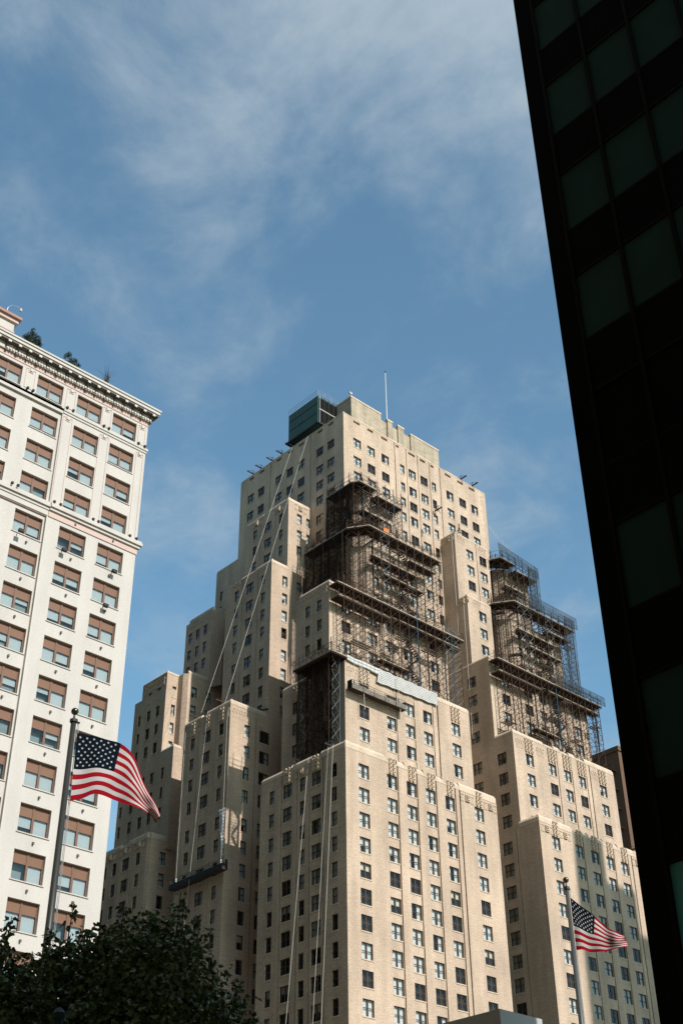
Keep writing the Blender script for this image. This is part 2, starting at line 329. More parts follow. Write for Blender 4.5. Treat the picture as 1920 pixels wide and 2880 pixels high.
def coping(kind, plane, segs, th=0.42, name='coping', base=None):
    """segs: (u0, u1, zbase, ztop): a stone strip 3 cm proud with a sloped outer edge, ends sloped"""
    P, Nn, U = frame(kind, plane)
    for u0, u1, zb, zt in segs:
        mb = MB(); c = min(.38, (zt-zb)*.6); e = min(.3, (u1-u0)*.2)
        prof = [(-.035, zb), (-.035, zt-c), (.22, zt), (th, zt), (th, zb)]
        A = [P(u0 if z < zt-.01 else u0+e*.3, z, d) for d, z in prof]; B = [P(u1 if z < zt-.01 else u1-e*.3, z, d) for d, z in prof]
        cen = Vector(P((u0+u1)/2, (zb+zt)/2, th/2))
        for k in range(len(prof)):
            k2 = (k+1) % len(prof); q = [A[k], B[k], B[k2], A[k2]]; mid = sum((Vector(x) for x in q), Vector())/4
            mb.quad(q, mid-cen)
        mb.quad(A, Vector(P(u0-1, 0, 0))-Vector(P(u0, 0, 0))); mb.quad(B, Vector(P(u1+1, 0, 0))-Vector(P(u1, 0, 0)))
        hpart(mb, name, STONE)
d_ = lambda *c: [(x, 'd') for x in c]
# --- near corner wing
gS1 = [(106.98, 107.2, .22), (110.4, 110.62, .22), (113.85, 114.07, .22), (117.4, 117.62, .22), (118.25, 118.5, .3)]
gL1 = [(108.95, 109.15, .18), (111.45, 111.62, .18), (113.75, 113.92, .18), (116.7, 116.9, .18)]
CL = [(107.08, 's'), (110.3, 'd'), (112.87, 's'), (115.67, 'd'), (118.7, 's')]
block(98.3, 125.5, 105.0, 120.85, -2, 66.0, d_(101.3, 106.08, 109.51, 112.93, 116.46, 121.95), CL, gS1, gL1, lo=22)
coping('S', 105.0, [(98.32, 104.95, 65.95, 66.95), (104.97, 105.1, 65.95, 67.0), (105.12, 106.96, 65.95, 66.35), (106.98, 107.12, 65.95, 67.0), (107.14, 108.36, 65.95, 66.75), (108.38, 108.5, 65.95, 67.0), (108.52, 110.4, 65.95, 66.35), (110.42, 110.55, 65.95, 67.0), (110.57, 111.75, 65.95, 66.75), (111.77, 111.9, 65.95, 67.0), (111.92, 113.85, 65.95, 66.35), (113.87, 114.0, 65.95, 67.0), (114.02, 115.2, 65.95, 66.75), (115.22, 115.35, 65.95, 67.0), (115.37, 117.4, 65.95, 66.35), (117.42, 118.2, 65.95, 66.85), (118.25, 125.4, 65.95, 67.05)])
coping('L', 98.3, [(105.02, 109.2, 65.95, 66.95), (109.3, 109.5, 65.95, 66.95), (109.5, 111.0, 65.95, 66.45), (111.0, 111.2, 65.95, 66.95), (111.3, 114.7, 65.95, 66.9), (114.9, 115.05, 65.95, 66.95), (115.05, 116.3, 65.95, 66.4), (116.3, 116.45, 65.95, 66.95), (116.6, 120.8, 65.95, 66.75)])
gS2 = [(110.95, 111.1, .2), (114.3, 114.45, .2), (117.95, 118.1, .2), (118.85, 119.1, .3)]
block(101.7, 125.45, 108.6, 121.0, 65.0, 80.4, d_(105.08, 110.03, 113.52, 116.96, 122.5), [(115.95, 'n'), (118.37, 's'), (111.5, 'd')], gS2, lo=66)
coping('S', 108.6, [(101.72, 107.7, 80.35, 81.0), (107.75, 118.7, 80.35, 80.85), (118.8, 125.4, 80.35, 81.15)]); coping('L', 101.7, [(108.62, 115.5, 80.35, 81.0), (115.6, 121.0, 80.35, 81.05)])
gS3 = [(107.8, 107.95, .2), (111.5, 111.65, .2), (115.3, 115.45, .2), (119.3, 119.5, .25)]
block(102.1, 125.4, 112.0, 118.9, 79.4, 94.1, d_(105.25, 110.3, 113.72, 117.26, 122.68), [(114.06, 's'), (116.45, 's')], gS3, [(115.15, 115.3, .15)], lo=80.5)
coping('S', 112.0, [(102.12, 125.3, 94.05, 94.65)]); coping('L', 102.1, [(112.02, 118.2, 94.05, 94.7)])
block(111.3, 125.35, 115.4, 127.5, 93.0, 106.6, [(114.7, 's'), (117.16, 'd'), (119.8, 's'), (122.65, 'd')], d_(119.5, 123.4), [(116.0, 116.12, .18), (118.4, 118.52, .18), (120.9, 121.02, .18)], lo=94.6, chamfer=(1.6, 1.8))
coping('S', 115.4, [(112.95, 125.3, 106.55, 107.15)])
block(113.05, 120.6, 117.2, 126.0, 106.0, 119.6, [(116.6, 's'), (119.3, 'd')], d_(122.0), lo=107, chamfer=(1.3, 1.4))
# --- tower
gM = [(124.6, 124.78, .2), (127.35, 127.5, .2), (130.1, 130.25, .2), (133.0, 133.15, .2), (135.6, 135.78, .2)]
mslot = [(115.2, 116.6), (118.35, 119.6), (121.55, 123.0), (125.0, 125.7), (128.0, 129.6), (130.8, 132.1), (133.4, 134.2), (137.0, 138.5), (140.2, 141.7), (143.2, 144.7)]
gM2 = gM+[(a, b, .45, 134.35, 134.85) for a, b in mslot]
mlslot = [(122.6, 124.0), (125.3, 126.6), (130.0, 131.4), (132.9, 134.2), (135.8, 137.1), (140.4, 141.7), (143.2, 144.5)]
gML = [(128.2, 128.38, .2), (138.6, 138.78, .2)]+[(a, b, .45, 134.35, 134.85) for a, b in mlslot]
block(112.9, 147.5, 120.2, 146.8, 60, 135.2, d_(115.95, 119.1, 122.35)+[(126.37, 's')]+d_(128.73, 131.6)+[(134.03, 's')]+d_(138.0, 141.25, 144.35), d_(123.3, 126.0, 130.65, 133.55, 136.46, 141.1, 143.9), gM2, gML, lo=78)
coping('S', 120.2, [(112.92+3.47*k, 112.92+3.47*(k+1)-.08, 135.15, 135.6+(.12 if k % 2 else 0)) for k in range(9)]+[(144.15, 147.45, 135.15, 135.6)], th=.35)
coping('L', 112.9, [(120.22, 125.0, 135.15, 135.6)]+[(125.0+3.6*k, 125.0+3.6*(k+1)-.1, 135.15, 135.55+(.1 if k % 2 else 0)) for k in range(6)], th=.35)
# --- right wing
gR1 = [(143.45, 143.67, .22), (146.9, 147.12, .22), (150.38, 150.6, .22), (153.75, 153.95, .22), (154.6, 154.85, .3)]
CRL = [(110.85, 'd'), (115.55, 'd')]
block(134.2, 161.6, 105.0, 120.8, -2, 66.0, d_(137.5, 142.58, 146.0, 149.48, 152.84, 158.2), CRL, gR1, [(109.1, 109.25, .15), (112.6, 112.75, .15)], lo=22)
coping('S', 105.0, [(134.22, 141.2, 65.95, 66.95), (141.22, 141.35, 65.95, 67.0), (141.37, 143.44, 65.95, 66.35), (143.46, 143.6, 65.95, 67.0), (143.62, 144.8, 65.95, 66.75), (144.82, 144.95, 65.95, 67.0), (144.97, 146.88, 65.95, 66.35), (146.9, 147.05, 65.95, 67.0), (147.07, 148.2, 65.95, 66.75), (148.22, 148.35, 65.95, 67.0), (148.37, 150.4, 65.95, 66.35), (150.42, 150.55, 65.95, 67.0), (150.57, 151.6, 65.95, 66.75), (151.62, 151.75, 65.95, 67.0), (151.77, 153.8, 65.95, 66.35), (153.82, 161.5, 65.95, 67.0)]); coping('L', 134.2, [(105.02, 108.6, 65.95, 66.95)])
block(134.6, 158.2, 108.5, 120.7, 65.0, 80.5, d_(137.98, 143.13, 146.58, 150.05, 155.1), CRL, [(143.98+.3, 144.45, .2), (147.6, 147.8, .2), (151.1, 151.3, .2), (152.0, 152.25, .3)], lo=66)
coping('S', 108.5, [(134.62, 141.4, 80.45, 81.1), (141.5, 143.6, 80.45, 80.9), (143.7, 145.2, 80.45, 81.2), (145.3, 147.2, 80.45, 80.9), (147.3, 148.7, 80.45, 81.2), (148.8, 150.9, 80.45, 80.9), (151.0, 158.1, 80.45, 81.35)]); coping('L', 134.6, [(108.52, 112.0, 80.45, 81.1)])
block(134.7, 158.1, 111.95, 120.6, 79.4, 94.1, d_(138.27, 143.55, 146.9, 150.2, 155.43), [(115.6, 'd')], [(140.8, 140.95, .2), (145.1, 145.25, .2), (148.4, 148.55, .2), (152.8, 153.0, .25)], lo=80.5)
coping('S', 111.95, [(134.72, 158.0, 94.05, 94.6)]); coping('L', 134.7, [(111.97, 120.5, 94.05, 94.65)])
block(134.8, 140.4, 115.3, 123.0, 93.0, 106.6, d_(138.26), None, lo=94.6); coping('S', 115.3, [(134.82, 140.35, 106.55, 107.05)]); coping('L', 134.8, [(115.32, 117.1, 106.55, 107.05)])
block(134.9, 143.2, 117.1, 123.0, 106.0, 119.7, d_(138.42, 141.65), None, [(140.0, 140.14, .18)], lo=107); coping('S', 117.1, [(134.92, 143.15, 119.65, 120.15)]); coping('L', 134.9, [(117.12, 120.2, 119.65, 120.1)])
block(140.2, 144.5, 118.6, 123.0, 93.0, 106.9)
block(143.9, 158.0, 115.4, 127.5, 93.0, 106.6, [(147.2, 's'), (149.2, 's'), (151.33, 'd'), (154.6, 'd')], None, [(148.2, 148.32, .18), (150.2, 150.32, .18), (153.0, 153.12, .18)], lo=94.6, chamfer=(1.6, 1.8))
block(145.65, 153.2, 117.2, 126.0, 106.0, 117.6, [(148.8, 's'), (151.2, 'd')], None, lo=107, chamfer=(1.3, 1.4))
# --- middle wing of the left side
LC = [(130.0, 's'), (133.2, 'd'), (136.47, 's')]
gl = [(131.2, 131.35, .16), (135.0, 135.15, .16)]
block(98.4, 113.5, 128.1, 138.6, -2, 80.4, [(101.47, 's'), (104.56, 'd')], LC, [(102.9, 103.05, .16)], gl, lo=22)
coping('L', 98.4, [(128.12, 133.4, 80.35, 81.15), (133.5, 134.5, 80.35, 80.75), (134.6, 138.5, 80.35, 81.05)]); coping('S', 128.1, [(98.42, 104.9, 80.35, 81.15)])
block(105.05, 113.4, 128.12, 139.0, 79.4, 106.4, [(107.74, 's'), (110.6, 's')], [(130.05, 's'), (133.28, 'd'), (136.53, 's')], [(109.2, 109.32, .14)], gl, lo=80.5)
coping('L', 105.05, [(128.14, 132.0, 106.35, 107.1), (132.1, 135.4, 106.35, 106.95), (135.5, 138.9, 106.35, 106.8)]); coping('S', 128.12, [(105.07, 108.3, 106.35, 107.1)])
block(108.2, 113.3, 128.14, 138.9, 105.4, 119.5, [(110.52, 's'), (112.34, 'n')], [(129.96, 's'), (133.2, 'd'), (136.43, 's')], (), gl, lo=107)
coping('L', 108.2, [(128.16, 133.2, 119.45, 120.2), (133.3, 134.3, 119.45, 119.9), (134.4, 138.8, 119.45, 120.0)]); coping('S', 128.14, [(108.22, 112.85, 119.45, 120.2)])
# --- far wing of the left side
KL = [(147.62, 's'), (150.6, 'd'), (153.35, 's'), (155.6, 'n'), (158.6, 's')]
block(98.3, 120.0, 145.2, 161.8, -2, 66.2, [(100.8, 's')], KL, (), [(149.0, 149.15, .16), (152.2, 152.35, .16)], lo=22, chamfer=(.35, .35))
coping('L', 98.3, [(145.6, 150.2, 66.15, 67.05), (150.4, 152.0, 66.15, 66.6), (152.1, 161.7, 66.15, 67.0)]); coping('S', 145.2, [(98.7, 101.1, 66.15, 67.0)])
block(101.1, 120.1, 144.85, 158.3, 65.0, 80.5, None, [(147.3, 'n'), (149.97, 's'), (152.25, 's'), (154.83, 's'), (157.5, 'n')], (), [(151.0, 151.15, .16), (153.6, 153.75, .16)], lo=66.5)
coping('L', 101.1, [(144.87, 148.1, 80.45, 81.05)]); coping('S', 144.85, [(101.12, 102.6, 80.45, 81.05)])
block(101.25, 120.2, 148.1, 156.3, 79.4, 91.6, [(102.75, 'n')], [(150.06, 's'), (152.37, 's'), (154.8, 'n')], lo=80.5)
block(101.26, 120.2, 148.09, 154.5, 91.5, 94.0, [(102.75, 'n')], [(150.06, 's'), (152.37, 's')], lo=89)
coping('L', 101.25, [(148.1, 154.4, 93.95, 94.45)]); coping('S', 148.08, [(101.27, 104.0, 93.95, 94.45)])
block(103.4, 113.2, 146.3, 150.0, 66.0, 94.1, [(105.2, 's'), (108.0, 's')], None, lo=80, chamfer=(.6, .6)); coping('S', 146.3, [(104.0, 108.4, 94.05, 94.75)])
block(107.8, 120.0, 144.4, 153.2, 93.0, 107.0, None, [(147.95, 's'), (149.95, 's'), (152.0, 's')], lo=94.5, chamfer=(.9, 1.9)); coping('L', 107.8, [(146.3, 152.3, 106.9, 107.8)])
block(112.88, 120.0, 146.6, 152.5, 106.0, 118.8, None, [(147.67, 's'), (150.9, 'n')], lo=107); coping('L', 112.88, [(147.0, 152.4, 118.75, 119.5)])

# --- carved relief panels under the crowns
def ring(mb, cx, cz, r, t, n=6, y=-.2):
    for k in range(n):
        a0, a1 = 2*math.pi*(k+.5)/n, 2*math.pi*(k+1.5)/n; o = [(cx+r*math.cos(a), cz+r*math.sin(a)*1.15) for a in (a0, a1)]; i = [(cx+(r-t)*math.cos(a), cz+(r-t)*math.sin(a)*1.15) for a in (a0, a1)]
        mb.quad([(o[0][0], y, o[0][1]), (o[1][0], y, o[1][1]), (i[1][0], y, i[1][1]), (i[0][0], y, i[0][1])], (0, -1, 0))
        mb.quad([(o[0][0], y, o[0][1]), (o[1][0], y, o[1][1]), (o[1][0], 0, o[1][1]), (o[0][0], 0, o[0][1])], (math.cos((a0+a1)/2), 0, math.sin((a0+a1)/2)))
        mb.quad([(i[0][0], y, i[0][1]), (i[1][0], y, i[1][1]), (i[1][0], 0, i[1][1]), (i[0][0], 0, i[0][1])], (-math.cos((a0+a1)/2), 0, -math.sin((a0+a1)/2)))
def chain_mesh(nx, nz, r):
    mb = MB()
    for i in range(nx):
        for j in range(nz): ring(mb, (i-(nx-1)/2)*r*2.6, (j+.5)*r*2.2, r, r*.42)
    return mb.mesh('relief_panel', STONE)
def diamond_mesh(w_, h):
    mb = MB(); ring(mb, 0, h/2, h*.42, .1, 4); ring(mb, 0, h/2, h*.22, .12, 4, -.26)
    for s in (-1, 1):
        for k in range(5): x = s*(h*.5+k*(w_/2-h*.5)/5); mb.box(x-.05, x+.05, -.07, 0, h*.08, h*(.2+.1*k)); mb.box(x-.05, x+.05, -.07, 0, h*.78, h*.86)
    return mb.mesh('relief_panel', STONE)
def arch_mesh(w_, h):
    mb = MB()
    for k in range(3): ring(mb, (k-1)*w_*.33, h*.62, w_*.15, .06, 8, -.07)
    for k in range(7): x = (k-3)*w_*.14; mb.box(x-.04, x+.04, -.05, 0, 0, h*.42)
    return mb.mesh('relief_panel', STONE)
CH, DI, AR, CH2 = chain_mesh(2, 4, .24), diamond_mesh(2.6, 1.3), arch_mesh(1.9, 1.7), chain_mesh(3, 4, .26)
def relief(me, kind, plane, u, z):
    loc = (u, plane, z) if kind == 'S' else (plane, u, z)
    link('relief_panel', me, hotel, (loc[0]-HO.x, loc[1]-HO.y, loc[2]+HZ), 0 if kind == 'S' else R(-90))
for u in (106.08, 109.51, 112.93, 116.46, 121.95): relief(CH, 'S', 105.0, u, 64.6)
for u in (142.58, 146.0, 149.48, 152.84, 137.5): relief(CH, 'S', 105.0, u, 64.6)
for u in (119.75, 124.2): relief(DI, 'S', 105.0, u, 64.5)
for u in (135.7, 139.6, 156.0): relief(DI, 'S', 105.0, u, 64.5)
for u in (110.3, 115.67): relief(CH, 'L', 98.3, u, 64.6)
relief(DI, 'L', 98.3, 113.0, 64.6)
for u in (105.08, 122.5): relief(CH2, 'S', 108.6, u, 78.2)
for u in (110.0, 113.5, 103.0): relief(AR, 'S', 108.6, u, 78.4)
for u in (137.98, 143.13, 146.58, 150.05, 155.1): relief(CH2, 'S', 108.5, u, 78.2)
for u in (136.0, 140.5, 153.4): relief(AR, 'S', 108.5, u, 78.4)
for u in (115.9, 118.4): relief(CH, 'L', 101.7, u, 78.2)
for u in (120.0,): relief(AR, 'L', 101.7, u, 78.3)
for u in (129.2, 131.5, 135.3, 137.5): relief(AR, 'L', 98.4, u, 78.5)
for u in (130.0, 133.2, 136.5): relief(CH, 'L', 98.4, u, 78.3)
for u in (99.6, 101.5, 103.4): relief(AR, 'S', 128.1, u, 78.5)
for u in (130.3, 133.3, 136.6): relief(AR, 'L', 105.05, u, 105.0)
for u in (130.5, 136.0): relief(DI, 'L', 108.2, u, 118.2)
relief(DI, 'S', 128.14, 110.7, 118.2)
for u in (147.5, 150.9, 154.6, 158.0): relief(DI, 'L', 98.3, u, 65.0)
for u in (149.5, 151.5, 153.3): relief(AR, 'L', 101.25, u, 92.2)
for u in (113.3, 115.0, 116.8): relief(AR, 'L', 102.1, u, 92.5)
for u in (147.9, 149.9, 151.9): relief(AR, 'L', 107.8, u, 105.0)
relief(DI, 'L', 134.8, 116.2, 105.2); relief(DI, 'L', 134.9, 118.6, 118.3); relief(AR, 'S', 115.3, 137.0, 105.1)
for u in (136.4, 141.6): relief(AR, 'S', 117.1, u, 118.1)

# --- the windows of the hotel, one by one
cnt = {}
def put_window(kind, plane, c, k, zb):
    fx = c if kind == 'S' else plane; fy = plane if kind == 'S' else c
    nm = 'double_window' if k == 'd' else 'narrow_window'
    o = link(nm, FR_[k], hotel, (fx-HO.x, fy-HO.y, zb+HZ), 0 if kind == 'S' else R(-90))
    xs = (-(PW['d']+.15)/2, (PW['d']+.15)/2) if k == 'd' else (0,)
    for x in xs:
        for z in (.06, WH/2+.04): link('pane', PN_[k], o, (x, 0, z))
    rnd = random.random(); low = zb < 52
    if low: i = 0 if rnd < .22 else 1 if rnd < .3 else 3 if rnd < .38 else 5 if rnd < .48 else None
    else: i = 0 if rnd < .46 else 1 if rnd < .62 else 2 if rnd < .74 else 4 if rnd < .84 else 3 if rnd < .90 else None
    if i is not None: link('curtain', CU_[k][i], o)
def proj_area(q):
    kind, plane, c, k, zb = q; p = Vector((c, plane, zb)) if kind == 'S' else Vector((plane, c, zb))
    n = Vector((0, 1, 0)) if kind == 'S' else Vector((1, 0, 0)); d = p.normalized(); px = p.dot(f0)
    vis = px > 0 and abs(p.dot(rr)/px) < .29 and -.42 < p.dot(uu)/px < .42
    if not vis: return 0
    e = p+Vector((0, 0, WH*.7))-n*.12
    for a0, a1, b0, b1, z0, z1 in BLK:      # hidden behind another block of the hotel?
        t0, t1 = 0, .9995
        for v, l, h in ((e.x, a0, a1), (e.y, b0, b1), (e.z, z0, z1)):
            ta, tb = sorted((l/v, h/v)); t0 = max(t0, ta); t1 = min(t1, tb)
        if t0 < t1: return 0
    return WW[k]*abs(d.dot(n))/p.length_squared
rest = MB()
for q in sorted(WIN_QUEUE, key=proj_area, reverse=True):
    key = 'd' if q[3] == 'd' else 's'; cnt[key] = cnt.get(key, 0)+1
    if cnt[key] <= 298: put_window(*q)
    else:
        kind, plane, c, k, zb = q; me = FR_[k]; off = len(rest.v)
        for v in me.vertices:
            x, y, z = v.co; rest.v.append((c+x, plane+y, zb+z) if kind == 'S' else (plane+y, c-x, zb+z))
        for p in me.polygons: rest.f.append(tuple(off+i for i in p.vertices)); rest.m.append(p.material_index)
        x = WW[k]/2-.06; P, Nn, U = frame(kind, plane); rest.quad([P(c-x, zb+.06, .165), P(c+x, zb+.06, .165), P(c+x, zb+WH-.06, .165), P(c-x, zb+WH-.06, .165)], Nn, 2)
        if random.random() < .7: xl = x*random.choice((-1, -1, -1, -.3, .1)); rest.quad([P(c+xl, zb+.06, .34), P(c+x, zb+.06, .34), P(c+x, zb+WH-.06, .34), P(c+xl, zb+WH-.06, .34)], Nn, 3)
if rest.f: tag(hpart(rest, 'window_sash', [FRAME, STONE, GLASS, CURT]), kind='stuff')
print('windows', cnt, sum(1 for q in WIN_QUEUE if proj_area(q) > 0))

# --- roof structures of the hotel
mb = MB(); mb.box(117.4, 124.5, 123.0, 131, 134, 142.75); mb.box(124.5, 126.1, 123.3, 131, 134, 142.0); mb.box(126.1, 127.3, 123.0, 131, 134, 142.35); mb.box(127.3, 128.7, 123.3, 131, 134, 141.9); mb.box(128.7, 130.1, 123.0, 131, 134, 142.4); mb.box(130.1, 131.8, 123.3, 131, 134, 141.9); mb.box(131.8, 138.9, 123.0, 131, 134, 142.1)
hpart(mb, 'penthouse', CEMENT)
mb = MB()
for x0, x1, y, z in ((117.3, 124.55, 122.93, 142.75), (131.7, 139.0, 122.93, 142.1), (126.0, 127.4, 122.93, 142.35), (128.6, 130.2, 122.93, 142.4)): mb.box(x0, x1, y, y+.5, z+.003, z+.35)
mb.box(117.3, 117.8, 123.44, 131, 142.753, 143.1)
hpart(mb, 'penthouse_coping', STONE)

# ------------------------------------------------------------------ things on the hotel's roof
def place(o, x, y, z): o.location = (x, y, z+EYE)
ct = thing('cooling_tower', 'dark green louvred cooling tower on the hotel roof edge', 'cooling tower', (113.2, 126.8, 138.5))
mb = MB(); mb.box(0, 4.6, 0, 7.6, .35, 6.4); mb.build('casing', GREEN, ct)
for k in range(3): mb = MB(); mb.box(-.05, -.004, .1, 7.5, .6+k*2.05, .7+k*2.05); mb.build('panel_seam', BLACK, ct)
for zb in (.7, 3.6):
    for k in range(9): mb = MB(); mb.box(.2, 4.4, -.25, -.02, zb+k*.27, zb+k*.27+.07); mb.build('louvre_slat', BLACK, ct)
for k in range(5): mb = MB(); mb.box(.15+k*1.05, .25+k*1.05, -.3, -.255, .5, 6.3); mb.build('louvre_post', GREYST if k in (0, 4) else BLACK, ct)
mb = MB(); mb.box(.1, 4.5, -.32, -.02, 3.2, 3.42); mb.build('louvre_rail', GREYST, ct)
mb = MB(); mb.box(-.5, 5.2, -.5, -.2, 0, .32); mb.box(-.5, 5.2, 7.6, 7.9, 0, .32); mb.box(-.4, -.1, -.2, 7.6, 0, .30); mb.build('base_beam', BLACK, ct)
mb = MB()
for (x, y) in [(0, y) for y in (0, 1.9, 3.8, 5.7, 7.6)]+[(4.6, y) for y in (0, 2.5, 5, 7.6)]+[(1.5, 0), (3, 0)]: mb.tube((x, y, 6.4), (x, y, 7.5), .035, 4)
for z in (6.95, 7.5): mb.tube((0, 0, z), (0, 7.6, z), .03, 4); mb.tube((0, 0, z), (4.6, 0, z), .03, 4); mb.tube((4.6, 0, z), (4.6, 7.6, z), .03, 4)
mb.build('guard_rail', GREYST, ct)
mb = MB(); mb.lathe([(.9, 0), (.9, .5), (.75, .6)], (2.3, 5.4, 6.4), 14); mb.build('fan_stack', GREEN, ct)
mb = MB(); mb.lathe([(0, 0), (.42, .02), (.42, .05), (0, .06)], (0, 0, 0), 16); o = mb.build('roundel', TEAL, ct); o.rotation_euler = (0, R(-90), 0); o.location = (-.02, 4.4, 3.2)
o = thing('roof_mast', 'thin white mast standing on the top of the hotel tower', 'mast'); place(o, 126.4, 123.4, 142.3)
mb = MB(); mb.tube((0, 0, 0), (0, 0, 11.5), .09, 8, r2=.055); mb.build('shaft', mat('mast white', (.62, .60, .55), .6), o)
mb = MB(); mb.lathe([(0, -.16), (.12, -.1), (.16, 0), (.12, .1), (0, .16)], (0, 0, 11.7), 10); mb.build('finial', BALL, o)
for (x, z, a) in ((-.0, 0, 0),): mb = MB(); mb.box(-.25, .25, -.25, .25, 0, .25); mb.build('base_plate', GREYST, o)
o = thing('roof_camera', 'small white camera on the corner of the hotel penthouse', 'camera'); place(o, 117.6, 123.3, 143.1)
mb = MB(); mb.tube((0, 0, 0), (0, 0, .7), .05, 6); mb.build('bracket', GREYST, o); mb = MB(); mb.box(-.35, .3, -.14, .14, .7, 1.0); mb.lathe([(.0, -.1), (.2, 0), (.2, .25), (0, .3)], (.1, 0, .55), 10); mb.build('housing', FWHT, o)
def outrigger(x, y, z, rz, ln, label):
    o = thing('roof_outrigger', label, 'outrigger', group='outrigger beams of the hanging stages'); place(o, x, y, z); o.rotation_euler = (0, 0, rz)
    mb = MB(); mb.box(-ln*.42, ln*.58, -.08, .08, .7, .9); mb.build('beam', BLACK if random.random() < .6 else RUST, o)
    for s in (-.35, .15): mb = MB(); mb.tube((ln*s, -.35, 0), (ln*s, 0, .75), .05, 5); mb.tube((ln*s, .35, 0), (ln*s, 0, .75), .05, 5); mb.build('trestle', BLACK, o)
    mb = MB(); mb.tube((-ln*.42, 0, .8), (ln*.15, 0, 1.5), .03, 4); mb.tube((ln*.15, 0, .7), (ln*.15, 0, 1.55), .05, 5); mb.tube((ln*.58, 0, .8), (ln*.15, 0, 1.5), .03, 4); mb.build('tie_rod', BLACK, o)
    mb = MB(); mb.box(-ln*.44, -ln*.30, -.3, .3, .25, .75); mb.build('counterweight', CEMENT, o)
for i, (y, l) in enumerate(((143.8, 'left end'), (141.6, 'second from the left end'), (138.6, 'third from the left end'), (136.0, 'just left of the green cooling tower'))): outrigger(113.6, y, 135.0, R(180), 3.0, 'black outrigger on the tower roof edge, '+l)
outrigger(141.5, 120.8, 135.0, R(-90), 3.0, 'black outrigger on the sunlit tower roof edge, right end'); outrigger(144.5, 120.8, 135.0, R(-90), 3.0, 'black outrigger on the sunlit tower roof edge, second from the right end')
outrigger(99.2, 130.2, 80.6, R(180), 3.2, 'outrigger on the mid left wing roof near its sunlit corner'); outrigger(99.2, 136.2, 80.5, R(180), 3.0, 'outrigger on the mid left wing roof near its far end'); outrigger(104.0, 129.0, 80.6, R(-60), 2.6, 'outrigger on the mid left wing roof above the shaded court')
outrigger(99.1, 108.0, 66.4, R(180), 2.6, 'pale outrigger on the front wing roof near the sunlit corner'); outrigger(99.1, 114.2, 66.0, R(180), 2.6, 'outrigger on the front wing roof, shaded side'); outrigger(155.5, 105.8, 66.3, R(-90), 2.6, 'black outrigger on the right wing roof beside the flag')
outrigger(130.5, 116.6, 121.2, R(-90), 1.8, 'black outrigger leaning out of the tower face beside the scaffold'); outrigger(135.6, 116.6, 119.9, R(-140), 1.8, 'small outrigger on the slim pier right of the scaffold')
def rail(pts, h, name, label):
    o = thing(name, label, 'railing'); place(o, *pts[0]); mb = MB(); p0 = Vector(pts[0])
    for a, b in zip(pts, pts[1:]):
        a = Vector(a)-p0; b = Vector(b)-p0; n = max(1, int((b-a).length/1.3))
        for k in range(n+1): q = a.lerp(b, k/n); mb.tube(q, q+Vector((0, 0, h)), .03, 4)
        for f in (.5, 1): mb.tube(a+Vector((0, 0, h*f)), b+Vector((0, 0, h*f)), .025, 4)
    mb.build('rail', GREYST, o)
rail([(139.2, 121.2, 135.0), (143.2, 121.2, 135.0)], 1.6, 'roof_railing', 'thin metal railing on the tower roof right of the penthouse')

